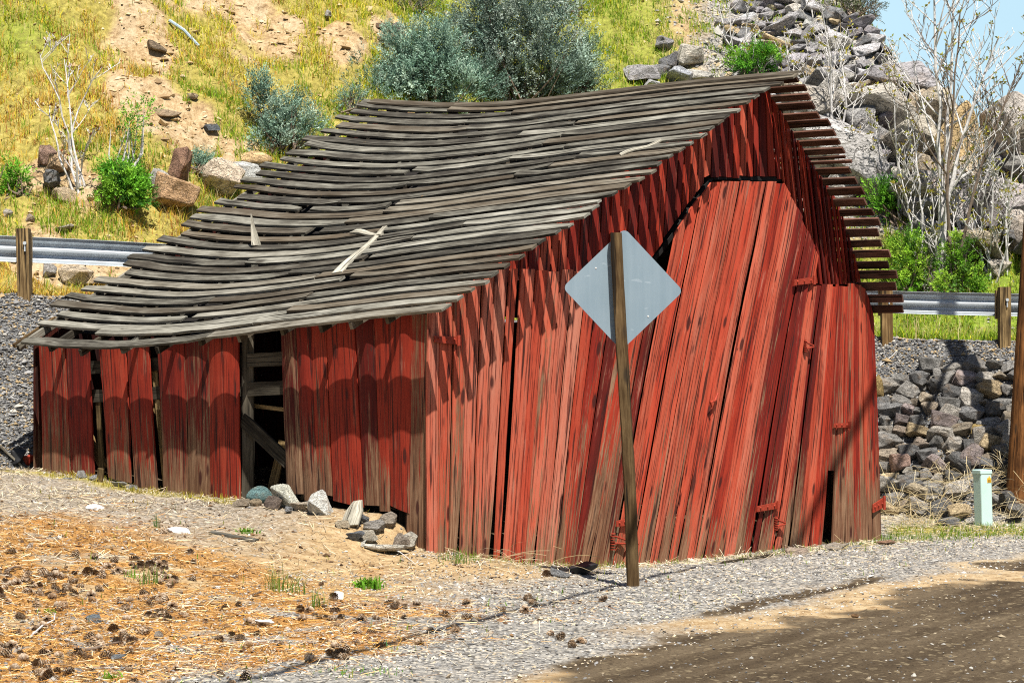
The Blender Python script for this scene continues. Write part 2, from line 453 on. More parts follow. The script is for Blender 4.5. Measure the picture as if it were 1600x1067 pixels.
def mat_ground():
    t = NT('ground_surface')
    p = t.n('NewGeometry').outputs['Position']
    m1 = t.n('SeparateColor'); t.L(attr(t, 'mask'), m1.inputs[0])
    m2 = t.n('SeparateColor'); t.L(attr(t, 'mask2'), m2.inputs[0])
    nb = t.noise(p, 1.3, 6, .65); nm = t.noise(p, 9, 5, .7); nf = t.noise(p, 45, 4, .7); nff = t.noise(p, 150, 3, .6)
    soil = t.ramp(t.math('ADD', t.math('MULTIPLY', nm, .6), t.math('MULTIPLY', nf, .4)), [(.34, (.13, .078, .04)), (.48, (.36, .245, .125)), (.66, (.56, .43, .25))])
    # gravel: voronoi cells of grey
    vc = t.n('TexVoronoi'); vc.inputs['Scale'].default_value = 26; t.L(p, vc.inputs['Vector'])
    vsep = t.n('SeparateColor'); t.L(vc.outputs['Color'], vsep.inputs[0])
    vc2 = t.n('TexVoronoi'); vc2.inputs['Scale'].default_value = 60; t.L(p, vc2.inputs['Vector'])
    vsep2 = t.n('SeparateColor'); t.L(vc2.outputs['Color'], vsep2.inputs[0])
    gv = t.math('ADD', t.math('MULTIPLY', vsep.outputs[0], .5), t.math('MULTIPLY', vsep2.outputs[0], .5))
    grav = t.ramp(gv, [(.1, (.11, .105, .10)), (.42, (.25, .24, .22)), (.7, (.40, .375, .33)), (.92, (.56, .49, .38))])
    grav = t.mix(t.rng(t.math('ADD', vc.outputs['Distance'], t.math('MULTIPLY', nm, .2)), .62, .85, 0, .8), grav, (.05, .045, .04))
    ndl = t.ramp(t.math('ADD', t.math('MULTIPLY', nf, .55), t.math('MULTIPLY', nff, .45)), [(.36, (.075, .032, .010)), (.47, (.31, .15, .045)), (.58, (.54, .30, .095)), (.70, (.74, .56, .29))])
    sand = t.ramp(t.math('ADD', t.math('MULTIPLY', nm, .5), t.math('MULTIPLY', nf, .5)), [(.3, (.33, .26, .165)), (.7, (.58, .49, .34))])
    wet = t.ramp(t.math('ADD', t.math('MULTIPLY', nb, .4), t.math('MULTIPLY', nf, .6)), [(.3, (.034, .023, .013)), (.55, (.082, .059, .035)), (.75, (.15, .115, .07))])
    rot = t.n('VectorRotate', rotation_type='Z_AXIS'); rot.inputs['Angle'].default_value = math.radians(-62); t.L(p, rot.inputs['Vector'])
    rut = t.noise(t.mapp(rot.outputs[0], (.12, 2.6, 1)), 1.0, 5, .6)
    wet = t.mix(t.rng(rut, .48, .64, 0, .45), wet, (.19, .145, .092))
    wet = t.mix(t.rng(rut, .36, .46, .6, 0), wet, (.034, .024, .015))
    wet = t.mix(t.rng(vsep.outputs[1], .90, .95, 0, .6), wet, (.26, .205, .125))
    wet = t.mix(t.rng(vsep2.outputs[1], .86, .92, 0, .55), wet, (.03, .021, .013))
    gmx = t.math('ADD', t.math('MULTIPLY', nm, .5), t.math('MULTIPLY', t.math('ADD', nf, nff), .25))
    grn = t.ramp(gmx, [(.36, (.08, .075, .014)), (.48, (.26, .225, .04)), (.60, (.47, .38, .12)), (.72, (.60, .50, .24))])
    lush = t.ramp(gmx, [(.36, (.045, .08, .008)), (.50, (.15, .24, .02)), (.64, (.30, .38, .045))])
    grn = t.mix(attr(t, 'mask', 'Alpha'), grn, lush)
    dk = t.ramp(gv, [(.1, (.05, .05, .052)), (.5, (.13, .13, .128)), (.85, (.24, .235, .22)), (1, (.40, .36, .28))])
    edge = lambda m, w=.25: t.rng(t.math('ADD', m, t.math('MULTIPLY', t.math('SUBTRACT', t.math('ADD', t.math('MULTIPLY', nm, .6), t.math('MULTIPLY', nf, .4)), .5), 1.3)), .5 - w, .5 + w)
    c = soil
    c = t.mix(edge(m2.outputs[1], .3), c, sand)
    c = t.mix(edge(m1.outputs[1], .3), c, grav)
    c = t.mix(edge(m1.outputs[0], .3), c, ndl)
    c = t.mix(edge(m2.outputs[2], .15), c, dk)
    c = t.mix(edge(m2.outputs[0], .3), c, grn)
    c = t.mix(edge(m1.outputs[2], .22), c, wet)
    t.bump(t.math('ADD', t.math('MULTIPLY', nf, .7), t.math('MULTIPLY', nff, .5)), .8, .02)
    return t.done(c, .93, .12)
M_GROUND = mat_ground()

# ------------------------------------------------------------------ ground sheet
def axis(lo, hi, step, far_lo, far_hi):
    mid = np.arange(lo, hi + 1e-6, step)
    g = []; d = step; x = lo
    while x > far_lo: d *= 1.22; x -= d; g.append(x)
    h = []; d = step; x = hi
    while x < far_hi: d *= 1.22; x += d; h.append(x)
    return np.array(g[::-1] + mid.tolist() + h)
xs = axis(-8.0, 10.5, .075, -400, 400)
y1 = np.arange(11.5, 38, .075); y2 = np.arange(38, 58, .13)
ylo = []; d = .075; x = 11.5
while x > -60: d *= 1.25; x -= d; ylo.append(x)
yhi = []; d = .13; x = 58
while x < 700: d *= 1.2; x += d; yhi.append(x)
ys = np.array(ylo[::-1] + y1.tolist() + y2.tolist() + yhi)
GX, GY = np.meshgrid(xs, ys)
GZ = ground_h(GX, GY)
cyg = np.interp(GX, CRX, CRY); tyg = np.interp(GX, TOX, TOY)
sp = (GX - .245) * -.883 + (GY - 16.3) * .469
with np.errstate(divide='ignore', invalid='ignore'):
    PXg = np.where(GY > 2, 800 + F * GX / GY, 800); PYg = np.where(GY > 2, H0 - F * (GZ - CZ) / GY, 1100)
onhill0 = (GY > tyg).astype(float)
nz = fbm(GX * .8, GY * .8, 41); nz2 = fbm(GX * 2.6, GY * 2.6, 43)
swg = (GX - C0[0]) * WD[0] + (GY - C0[1]) * WD[1]; tug = (GX - C0[0]) * UD[0] + (GY - C0[1]) * UD[1]
along = (GX - .245) * .469 + (GY - 16.3) * .883
near = GY < cyg - 2.2
needle = sm(1.5, 3.2, sp + (nz - .5) * 3) * (1 - sm(7.0, 9.6, sp + (nz - .5) * 2.5)) * (1 - sm(2.0, 6.5, along + (nz - .5) * 4)) * near
needle = needle * np.where(nz2 > .36, 1, .2)
gravel = sm(.25, 1.2, sp + (nz - .5) * 1.6) * (1 - sm(3.2, 4.8, sp + (nz - .5) * 2)) * near * .9
gravel = np.maximum(gravel, near * .62 * sm(4.6, 7.0, sp + (nz - .5) * 2))
rk_ = sm(1030, 1130, PXg) * onhill0
gravel = np.maximum(gravel, .85 * sm(.0, .6, sp) * (1 - sm(.9, 2.2, sp + (nz - .5) * 2)) * (1 - sm(2.0, 5.0, along)) * near)
sand = (.3 + .3 * sm(8, 12, along)) * sm(-1.0, .3, sp) * (1 - sm(.7, 1.9, sp + (nz - .5) * 2)) * sm(1, 5, along)
sand = np.maximum(sand, near * sm(2.0, 3.5, sp) * (sp < 5) * sm(9, 13, along) * .9)
wet = 1 - sm(-.55, .25, sp + (nz - .5) * 1.9 + (nz2 - .5) * .9 - .34)
streak = np.exp(-((sp - .95 - (nz - .5) * .5) / .16) ** 2) * sm(4.0, 5.0, along) * (1 - sm(8.5, 9.5, along))
wet = np.maximum(wet, streak)
bank = ((GY > cyg - 2.35) & (GY < cyg + 1.0)).astype(float)
green = np.zeros_like(GX)
green = np.maximum(green, .55 * near * np.exp(-((tug + .55) / .35) ** 2) * (nz2 > .45) * (swg > 0) * (swg < 9))
green = np.maximum(green, .75 * near * np.exp(-((swg + .3) / .22) ** 2) * (tug > 2.2) * (tug < 6.2))
green = np.maximum(green, .8 * sm(1370, 1400, PXg) * np.exp(-((PYg - 828) / 11) ** 2) * near)

def hill_bare(PX, PY, X, Y):
    n = (fbm(X * 1.3, Y * 1.3, 71, 5) - .5) * 260
    def seg(x0, y0, x1, y1, r):
        dx, dy = x1 - x0, y1 - y0
        t = np.clip(((PX - x0) * dx + (PY - y0) * dy) / (dx * dx + dy * dy), 0, 1)
        return 1 - sm(r * .28, r * 1.15, np.hypot(PX - x0 - t * dx, PY - y0 - t * dy) + n * .55)
    b = seg(215, 0, 220, 90, 62)
    for a in ((330, 0, 400, 30, 60), (230, 60, 290, 200, 55), (200, 130, 260, 190, 40), (410, 20, 440, 60, 30),
              (75, 265, 160, 290, 26), (60, 410, 230, 420, 34), (330, 215, 400, 235, 22), (535, 70, 600, 60, 26), (1060, 75, 1100, 95, 25), (480, 180, 520, 215, 20)):
        b = np.maximum(b, seg(*a))
    rocky = sm(1030, 1130, PX + n * .4 - (PY - 100) * .25) * (1 - sm(330, 400, PY + n * .3))
    return np.maximum(b, rocky * .92)
onhill = GY > tyg
bareg = hill_bare(PXg, PYg, GX, GY)
hb = np.where(onhill, 1 - bareg, 0)
green = np.maximum(green, np.where(onhill | (GY > cyg + 1.0), hb * .75, 0))
green = np.where((GY > cyg + .8) & (~onhill), .5, green)
sand = np.where(onhill, np.maximum(sand, bareg * .25 + .2 * (nz2 > .55)), sand)
gravel = np.maximum(gravel, rk_ * bareg * .95)
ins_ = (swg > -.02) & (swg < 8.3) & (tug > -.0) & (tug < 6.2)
wet = np.where(ins_, 1.0, wet)  # barn floor takes the road's wet dark tone as painted indoor shade
lushg = np.clip(.95 * sm(1330, 1390, PXg) * sm(180, 300, PYg) + .5 * sm(560, 700, PXg) * (PXg < 1250) + .6 * np.exp(-(((PXg - 30) / 70) ** 2 + ((PYg - 55) / 50) ** 2)), 0, 1) * (GY > cyg)
mask = np.stack([needle, gravel, wet, lushg], -1)
mask2 = np.stack([green, sand, bank, np.ones_like(needle)], -1)

def sheet(name, sel):
    ny, nx = GX.shape
    idx = np.arange(ny * nx).reshape(ny, nx)
    q = np.stack([idx[:-1, :-1], idx[:-1, 1:], idx[1:, 1:], idx[1:, :-1]], -1)[sel]
    used = np.unique(q); rm = -np.ones(ny * nx, np.int64); rm[used] = np.arange(len(used))
    q = rm[q].astype(np.int32)
    V = np.stack([GX.ravel()[used], GY.ravel()[used], GZ.ravel()[used]], -1).astype(np.float32)
    me = bpy.data.meshes.new(name)
    me.vertices.add(len(V)); me.vertices.foreach_set('co', V.ravel())
    me.loops.add(q.size); me.loops.foreach_set('vertex_index', q.ravel())
    me.polygons.add(len(q)); me.polygons.foreach_set('loop_start', np.arange(0, q.size, 4, dtype=np.int32))
    me.update(calc_edges=True)
    me.polygons.foreach_set('use_smooth', [True] * len(me.polygons))
    for nm, arr in (('mask', mask), ('mask2', mask2)):
        a = me.color_attributes.new(nm, 'FLOAT_COLOR', 'POINT')
        a.data.foreach_set('color', arr.reshape(-1, 4)[used].astype(np.float32).ravel())
    me.materials.append(M_GROUND)
    o = link(bpy.data.objects.new(name, me)); o['kind'] = 'structure'
    return o
fc = lambda A: (A[:-1, :-1] + A[1:, 1:]) / 2
fsp, fcy, fty, fY = fc(sp), fc(cyg), fc(tyg), fc(GY)
sel_hill = fY > fty
sel_top = (~sel_hill) & (fY > fcy)
sel_bank = (~sel_hill) & (~sel_top) & (fY > fcy - 2.4)
rest = ~(sel_hill | sel_top | sel_bank)
sel_road = rest & (fsp < .3)
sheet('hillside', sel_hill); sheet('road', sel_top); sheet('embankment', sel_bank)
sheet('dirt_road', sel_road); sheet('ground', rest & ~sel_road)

# ------------------------------------------------------------------ barn geometry
def XY(s, t): return C0 + s * WD + t * UD
N_F = np.array([-UD[0], -UD[1], 0.0])      # outward from the front wall
N_S = np.array([-WD[0], -WD[1], 0.0])      # outward from the side wall

def front(px, py, off=0.0):
    k = (px - 800) / F; c = C0 - off * UD
    s = (k * c[1] - c[0]) / (WD[0] - k * WD[1]); P = c + s * WD
    return s, CZ - (py - H0) / F * P[1]

def front_px(s):
    P = C0 + s * WD
    return 800 + F * P[0] / P[1]

def side(px, py):
    k = (px - 800) / F
    t = (k * C0[1] - C0[0]) / (UD[0] - k * UD[1]); P = C0 + t * UD
    return t, CZ - (py - H0) / F * P[1]

def P3(s, t, z): p = XY(s, t); return np.array([p[0], p[1], z])
def onfront(s, z, off=0.0): return P3(s, -off, z)
def onside(t, z, off=0.0): return P3(-off, t, z)

S_AP = 5.83
SGB = np.linspace(-.2, 1.2, 141); SGV = np.interp(SGB, [-.2, 0, .12, .3, .45, .6, .72, .85, 1, 1.2], [0, 0, .01, .05, .10, .15, .155, .105, .0, -.06])
for _k in range(60): SGV[1:-1] = (SGV[:-2] + 2 * SGV[1:-1] + SGV[2:]) / 4
def sag(b): return float(np.interp(b, SGB, SGV))
def roof(a, b, lift=0.0):
    sE, sR = -.34, S_AP
    s = sE + (sR - sE) * a
    t = -.46 + .06 * a + b * (6.50 * (1 - a) + 6.7 * a)
    z = (2.52 + (2.27 - 2.52) * b) * (1 - a) + (5.34 + .14 * b) * a - sag(b) - .05 * math.sin(math.pi * a) * math.sin(math.pi * max(0, min(1, b)))
    p = P3(s, t, z)
    if lift:
        p = p + lift * np.array([-WD[0] * .42, -WD[1] * .42, .907])
    return p
def roof_z(s, t):
    a = (s + .34) / (S_AP + .34); b = (t + .46 - .06 * a) / (6.50 * (1 - a) + 6.7 * a)
    return roof(a, b)[2]
RP = [(5.83, 5.34), (6.8, 4.50), (7.5, 3.78), (7.88, 3.18), (8.12, 2.60)]
RL = [0]
for i in range(1, len(RP)): RL.append(RL[-1] + math.hypot(RP[i][0] - RP[i - 1][0], RP[i][1] - RP[i - 1][1]))
def rroof(l, t, lift=0.0):
    s = np.interp(l, RL, [p[0] for p in RP]); z = np.interp(l, RL, [p[1] for p in RP])
    i = min(max(int(np.searchsorted(RL, l, 'right')) - 1, 0), len(RP) - 2)
    ds, dz = RP[i + 1][0] - RP[i][0], RP[i + 1][1] - RP[i][1]; q = math.hypot(ds, dz)
    ns, nz_ = -dz / q, ds / q
    b = (t + .4) / 6.7
    return P3(s + ns * lift, t, z + nz_ * lift + .14 * b - sag(b))
def wall_top(s):
    if s <= S_AP: return roof_z(s, 0) - .07
    return float(np.interp(s, [5.83, 6.76, 7.45, 7.81, 8.03, 8.3], [5.24, 4.40, 3.82, 3.18, 2.66, 2.3]))

BARN = thing('red_barn', 'sagging old red barn of worn boards with a gappy grey plank roof', 'barn', P3(0, 0, .2))

# --- roof boards, left slope
mb = MB(); NC = 32
for i in range(NC):
    a0 = i / NC; w = RNG.uniform(.58, .74) / NC
    if i == 0: w = .78 / NC
    if i == 1: a0 += .18 / NC; w = .72 / NC
    if i == NC - 1: w = 1.0 / NC
    b0 = RNG.uniform(-.012, .010); b1 = 1 + RNG.uniform(-.015, .022)
    if i % 5 == 3: b1 -= .03
    cuts = [b0]
    for c in sorted(RNG.sample([.28, .36, .44, .52, .6, .68, .74], RNG.choice([1, 1, 2]))):
        c += RNG.uniform(-.05, .05)
        if c - cuts[-1] > .2: cuts.append(c)
    cuts.append(b1)
    if i == 0: cuts = [0.0, .5, .965]
    if i == 1: cuts = [.0, .43, .82]
    if i == 2: cuts = [-.005, .38, .985]
    for j in range(len(cuts) - 1):
        bs, be = cuts[j], cuts[j + 1] - .002
        if j < len(cuts) - 2 and i > 2 and RNG.random() < .22: be -= RNG.uniform(.008, .035)
        n = max(6, int((be - bs) * 22))
        e0, e1 = RNG.uniform(-.08, .08) / NC, RNG.uniform(-.08, .08) / NC
        if i == 1 and j == 1: e1 = .35 / NC
        lift = RNG.uniform(.0, .008); curl0 = RNG.uniform(0, .02); curl1 = RNG.uniform(0, .035)
        wob, ph, amp = RNG.uniform(4, 9), RNG.uniform(0, 6), RNG.uniform(.008, .025) / NC
        A, B = [], []
        for k in range(n + 1):
            q = k / n; b = bs + (be - bs) * q
            da = e0 * (1 - q) + e1 * q + amp * math.sin(wob * q + ph)
            lf = .035 + lift + .003 * math.sin(wob * 2.3 * q + ph * 2) + curl0 * max(0, 1 - q * 6) ** 2 + curl1 * max(0, 1 - (1 - q) * 5) ** 2
            nick = RNG.uniform(-.05, .05) / NC
            wl = w * (1 - (.45 * RNG.random() if k in (0, n) else .10 * RNG.random()))
            A.append(roof(a0 + da + nick, b, lf)); B.append(roof(a0 + da + wl + nick * .5, b + RNG.uniform(-.002, .002), lf))
        nr = np.array([-WD[0] * .42, -WD[1] * .42, .907])
        mb.board(A, B, nr, .026, RNG.uniform(-.004, .006), 2)
mb.build('roof_boards', M_GREY, BARN)
# --- roof boards, right slope
mb = MB(); l = .02
while l < RL[-1] - .02:
    w = RNG.uniform(.085, .115)
    t0 = -.40 + RNG.uniform(-.05, .05); t1 = 6.3 + RNG.uniform(-.1, .1)
    cuts = [t0, RNG.uniform(2, 4), t1]
    if abs(l - 1.35) < .08: w *= .35
    for j in range(2):
        tt = np.linspace(cuts[j], cuts[j + 1] - .01, 9); e = RNG.uniform(-.012, .012)
        A = [rroof(l + e, t, .035) for t in tt]; B = [rroof(l + w + e, t, .035) for t in tt]
        nr = np.array([(rroof(l, t, .1) - rroof(l, t, 0)) / .1 for t in tt])
        mb.board(B, A, nr, .026, 0, 1)
    l += w + RNG.uniform(.040, .062)
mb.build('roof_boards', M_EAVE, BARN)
# ridge cap board
mb = MB(); tt = np.linspace(-.42, 6.2, 12)
ridge = [roof(1, (t + .4) / 6.7, .05) for t in tt]
A = [p + np.array([*(-WD * .12), -.045]) for p in ridge]; B = [p + np.array([*(WD * .04), .012]) for p in ridge]
mb.board(A, B, (0, 0, 1), .024, .0, 1)
mb.build('ridge_board', M_GREY, BARN)
# --- rafters
for k, t in enumerate([.36, .80, 1.22, 1.83, 2.42, 3.05, 3.62, 4.24, 4.85, 5.42, 5.92]):
    mb = MB(); tw = RNG.uniform(-.03, .03)
    al = np.linspace(RNG.uniform(-.004, .012), .995, 12)
    A = [roof(a, (t - .022 + tw * a + .4) / 6.5, .006) for a in al]; B = [roof(a, (t + .022 + tw * a + .4) / 6.5, .006) for a in al]
    mb.board(B, A, np.array([-WD[0] * .42, -WD[1] * .42, .907]), .075, 0, 1)
    mb.build('rafter', M_GREY if k % 3 == 1 else M_DARK, BARN)
    mb = MB()
    ll = np.linspace(.03, RL[-1] - .03, 10)
    A = [rroof(l, t - .03, .006) for l in ll]; B = [rroof(l, t + .03, .006) for l in ll]
    nr = np.array([(rroof(l, t, .1) - rroof(l, t, 0)) / .1 for l in ll])
    mb.board(A, B, nr, .1, 0, 1)
    mb.build('rafter', M_DARK, BARN)
# short stub rail sticking out under the back corner of the eave
mb = MB(); mb.bar(roof(.002, .985, -.02), roof(.10, .985, -.02), .04, .05); mb.build('eave_bearer', M_TAN, BARN)

# --- side wall
YB = ([60, 120, 165, 250, 330, 375, 445, 500, 570, 612, 646, 652], [742, 746, 752, 774, 784, 787, 778, 778, 794, 796, 810, 866])
SB = [(62, 102, 68, 111), (104.5, 140, 113.5, 149), (156, 197, 171, 206), (201, 234, 213, 248), (248, 290, 258, 296), (290.5, 328, 296.5, 329),
      (328.5, 374, 330, 377), (441, 463, 450, 476), (464, 488, 477, 498), (488.5, 511, 498.5, 521), (512, 555, 523, 570), (557, 586, 571, 595),
      (586.5, 608, 595.5, 611), (609, 649, 612, 645)]
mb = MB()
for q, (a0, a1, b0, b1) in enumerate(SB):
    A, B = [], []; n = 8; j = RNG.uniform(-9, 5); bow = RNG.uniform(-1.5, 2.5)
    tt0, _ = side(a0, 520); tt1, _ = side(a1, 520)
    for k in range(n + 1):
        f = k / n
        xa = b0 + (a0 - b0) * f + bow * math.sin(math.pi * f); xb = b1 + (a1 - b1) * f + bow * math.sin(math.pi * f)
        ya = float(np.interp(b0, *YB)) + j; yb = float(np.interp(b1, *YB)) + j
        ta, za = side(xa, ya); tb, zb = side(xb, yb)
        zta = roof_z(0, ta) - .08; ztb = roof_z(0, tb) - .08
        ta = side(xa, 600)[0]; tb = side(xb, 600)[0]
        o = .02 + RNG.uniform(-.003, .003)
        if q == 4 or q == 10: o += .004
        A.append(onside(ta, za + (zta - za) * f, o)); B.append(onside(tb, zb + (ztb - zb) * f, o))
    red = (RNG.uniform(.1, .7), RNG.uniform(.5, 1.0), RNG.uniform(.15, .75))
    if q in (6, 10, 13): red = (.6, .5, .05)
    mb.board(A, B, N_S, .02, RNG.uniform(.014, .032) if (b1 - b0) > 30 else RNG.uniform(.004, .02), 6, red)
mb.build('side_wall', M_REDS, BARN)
mb = MB()                                  # corner board
A = []; B = []
for f in np.linspace(0, 1, 8):
    z = .16 + (roof_z(0, .1) - .12 - .16) * f
    A.append(onside(.30, z, .022)); B.append(onside(-.03, z, .022))
mb.board(A, B, N_S, .024, .004, 3, (.5, .5, 1.0))
mb.build('corner_board', M_REDS, BARN)

# --- front wall
BX = ([640, 672, 760, 840, 950, 1010, 1100, 1205, 1290, 1380], [868, 870, 888, 897, 893, 893, 884, 867, 856, 848])
LEAN = ([640, 680, 760, 850, 920, 1000, 1100, 1180, 1240, 1290, 1330, 1372], [.0, .01, .05, .10, .185, .19, .19, .17, .12, .055, .0, -.036])
def lower_line(xb, y):
    y0 = float(np.interp(xb, *BX)); d = y0 - y
    ln = float(np.interp(xb, *LEAN))
    return xb + ln * d * (1 - .06 * math.sin(math.pi * min(1, d / 500)))
def run_lower(mb, x0, x1, topf, off, wlo, whi, tone=None, yb_=None, gap=.020):
    s0, s1 = front(x0, 860)[0], front(x1, 860)[0]
    edges = [s0]
    while edges[-1] < s1 - .06: edges.append(min(s1, edges[-1] + RNG.uniform(wlo, whi)))
    if len(edges) > 2 and s1 - edges[-2] < .10: edges.pop(-2)
    edges[-1] = s1
    for e0, e1 in zip(edges[:-1], edges[1:]):
        g = gap * RNG.uniform(.25, 1.6)
        if RNG.random() < .14: g += .016
        xa, xb = front_px(e0 + g / 2), front_px(e1 - g / 2)
        n = 12; A = []; B = []; jb = RNG.uniform(-3, 7); jt = RNG.uniform(-2, 3)
        tw = RNG.uniform(-.008, .012); bow = RNG.uniform(-.01, .018); oo = off + RNG.uniform(-.011, .011)
        def ends(xq):
            yb = float(np.interp(xq, *BX)) + 5 - jb * .5 if yb_ is None else yb_
            y = yb
            while y > 120:
                px = lower_line(xq, y); s, z = front(px, y)
                if z >= wall_top(s) or y <= topf(px) + jt: break
                y -= 1.5
            return yb, y
        ya0, ya1 = ends(xa); yb0, yb1 = ends(xb)
        if ya0 - ya1 < 12: continue
        wig = RNG.uniform(-.6, .6); wp = RNG.uniform(0, 6)
        taper = RNG.uniform(.1, .5) * (xb - xa) if RNG.random() < .35 else 0
        for k in range(n + 1):
            f = k / n
            ya = ya0 + (ya1 - ya0) * f; yb = yb0 + (yb1 - yb0) * f
            ww = wig * math.sin(5 * f + wp)
            pa = front(lower_line(xa, ya) + ww, ya); pb = front(lower_line(xb, yb) + ww - taper * (1 - f) ** 4, yb)
            o = oo + bow * math.sin(math.pi * f)
            A.append(onfront(*pa, o - tw)); B.append(onfront(*pb, o + tw))
        xm = (xa + xb) / 2; q = RNG.random()
        tone = (RNG.uniform(.1, 1.1), RNG.random(), RNG.uniform(0, .85))
        if xm < 860: tone = (RNG.uniform(.8, 1.35), RNG.random(), RNG.uniform(.35, 1.05))
        elif xm < 950: tone = (RNG.uniform(.1, .9), RNG.random(), RNG.uniform(.3, 1.0))
        elif xm > 1285: tone = (RNG.uniform(.3, 1), RNG.uniform(.5, 1), RNG.uniform(.4, 1.05))
        mb.board(A, B, N_F, .02, RNG.uniform(-.002, .008), 3, tone)

DOORTOP = ([900, 985, 1030, 1105, 1220, 1262, 1290], [440, 412, 392, 284, 286, 368, 452])
mb = MB(); run_lower(mb, 663, 949, lambda x: 423 if x > 790 else 0, .03, .12, .2)
mb.build('front_wall', M_RED, BARN)
mb = MB(); run_lower(mb, 1208, 1286, lambda x: 446, .018, .11, .19); run_lower(mb, 1287, 1297, lambda x: 446, .016, .3, .3, yb_=735); run_lower(mb, 1298, 1375, lambda x: 446, .018, .11, .19)
mb.build('front_wall', M_RED, BARN)
DOOR = None
mb = MB(); run_lower(mb, 951, 1206, lambda x: float(np.interp(x, *DOORTOP)), .045, .13, .2)
DOOR = mb.build('barn_door', M_RED, BARN)

# --- upper gable siding
LU = ([760, 800, 1000, 1100, 1180, 1230, 1290, 1350, 1420], [.06, .05, .06, .05, .0, -.09, -.11, -.08, -.06])
YU = ([700, 800, 905, 985, 1010, 1030, 1105, 1222, 1250, 1270, 1345, 1400], [445, 440, 440, 440, 411, 385, 275, 279, 360, 444, 445, 446])
def goff(x): return -.12 + .05 * float(sm(1230, 1330, x))
mb = MB()
x3 = 775.0
while x3 < 1400:
    s = front(x3, 300)[0]; s2 = s + (RNG.uniform(.12, .2) if x3 < 1215 else RNG.uniform(.07, .12)); x4 = front_px(s2)
    g = RNG.uniform(.3, 1.6)
    res = []
    for xq in (x3 + g, x4 - g):
        ln = float(np.interp(xq, *LU)); y = 446.0; lo = None; hi = None
        while y > 110:
            px = xq + ln * (300 - y); ss, z = front(px, y, goff(x3))
            inn = y <= float(np.interp(px, *YU)) and z < wall_top(ss) + (.06 if ss < S_AP else .16)
            if inn and lo is None: lo = y
            if lo is not None and not inn: break
            if lo is not None: hi = y
            y -= 1.0
        res.append((xq, ln, lo, hi))
    if all(r[2] is not None and r[3] is not None and r[2] - r[3] > 3 for r in res):
        n = 8; A = []; B = []
        off = goff(x3) + RNG.uniform(-.006, .006); tw = RNG.uniform(-.008, .018) if x3 < 1215 else -RNG.uniform(.015, .035); jt = RNG.uniform(-3, 3)
        for k in range(n + 1):
            f = k / n
            for (xq, ln, lo, hi), L_, sg in ((res[0], A, -1), (res[1], B, 1)):
                y = lo + jt + (hi - lo - jt) * f
                L_.append(onfront(*front(xq + ln * (300 - y), y, off + sg * tw), off + sg * tw))
        mb.board(A, B, N_F, .02, RNG.uniform(0, .005), 3, (RNG.random(), RNG.random(), RNG.uniform(0, .5)))
    x3 = x4
mb.build('gable_siding', M_REDD, BARN)
# black boards added to paint the slot over the door as shade
mb = MB()
pts = [onfront(*front(x, y, -.22), -.22) for x, y in ((985, 440), (1030, 386), (1105, 277), (1224, 281))]
for p, q in zip(pts[:-1], pts[1:]): mb.bar(p, q, .05, .16, up=N_F)
mb.build('slot_shade_board', M_SHADE, BARN)
mb = MB()
p, q = onfront(*front(1104, 278, -.17), -.17), onfront(*front(1222, 282, -.17), -.17)
mb.bar(p, q, .03, .045); mb.build('slot_shade_rail', M_SHADE, BARN)  # black rail added to deepen the slot's painted shade

# --- inner frame, back and far walls (seen through the gaps)
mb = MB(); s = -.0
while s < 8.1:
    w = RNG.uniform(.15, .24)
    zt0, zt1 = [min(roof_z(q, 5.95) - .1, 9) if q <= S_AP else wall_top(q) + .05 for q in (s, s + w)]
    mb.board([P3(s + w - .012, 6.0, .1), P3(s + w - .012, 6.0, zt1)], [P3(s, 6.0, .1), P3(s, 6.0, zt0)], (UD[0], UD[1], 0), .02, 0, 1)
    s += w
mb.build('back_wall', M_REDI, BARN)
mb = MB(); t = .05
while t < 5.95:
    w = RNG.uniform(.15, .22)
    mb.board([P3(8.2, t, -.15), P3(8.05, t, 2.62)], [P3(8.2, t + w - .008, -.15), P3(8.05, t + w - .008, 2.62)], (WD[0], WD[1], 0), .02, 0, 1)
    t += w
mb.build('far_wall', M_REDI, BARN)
mb = MB(); l = .1                          # boards added under the far slope to keep sunlight out of the barn
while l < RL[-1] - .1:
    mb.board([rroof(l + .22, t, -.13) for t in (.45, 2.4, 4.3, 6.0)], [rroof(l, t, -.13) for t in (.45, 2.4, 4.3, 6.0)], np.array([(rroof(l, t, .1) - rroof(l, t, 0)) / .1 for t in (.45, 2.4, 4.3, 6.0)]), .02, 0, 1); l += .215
mb.build('sun_block_boards', M_DARK, BARN)
mb = MB(); a_ = .09                         # the same added light block under the near slope
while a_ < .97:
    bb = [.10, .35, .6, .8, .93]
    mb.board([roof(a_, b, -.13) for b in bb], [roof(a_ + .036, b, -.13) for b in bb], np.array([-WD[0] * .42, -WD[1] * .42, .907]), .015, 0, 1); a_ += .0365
mb.build('sun_block_boards', M_SHADE, BARN)
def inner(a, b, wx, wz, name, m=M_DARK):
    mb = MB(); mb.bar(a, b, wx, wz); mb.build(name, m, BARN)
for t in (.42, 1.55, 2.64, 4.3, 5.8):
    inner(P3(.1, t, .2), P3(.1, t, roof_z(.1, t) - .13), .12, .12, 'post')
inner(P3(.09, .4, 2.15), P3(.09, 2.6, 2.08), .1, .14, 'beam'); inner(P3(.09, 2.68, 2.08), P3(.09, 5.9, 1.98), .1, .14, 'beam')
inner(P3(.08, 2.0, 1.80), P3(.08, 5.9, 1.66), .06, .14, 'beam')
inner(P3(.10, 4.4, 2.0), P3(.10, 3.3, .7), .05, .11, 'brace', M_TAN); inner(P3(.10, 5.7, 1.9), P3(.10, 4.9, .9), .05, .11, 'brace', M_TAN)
inner(P3(.25, 2.9, 1.62), P3(.25, 1.4, 1.5), .05, .04, 'beam', M_TAN)
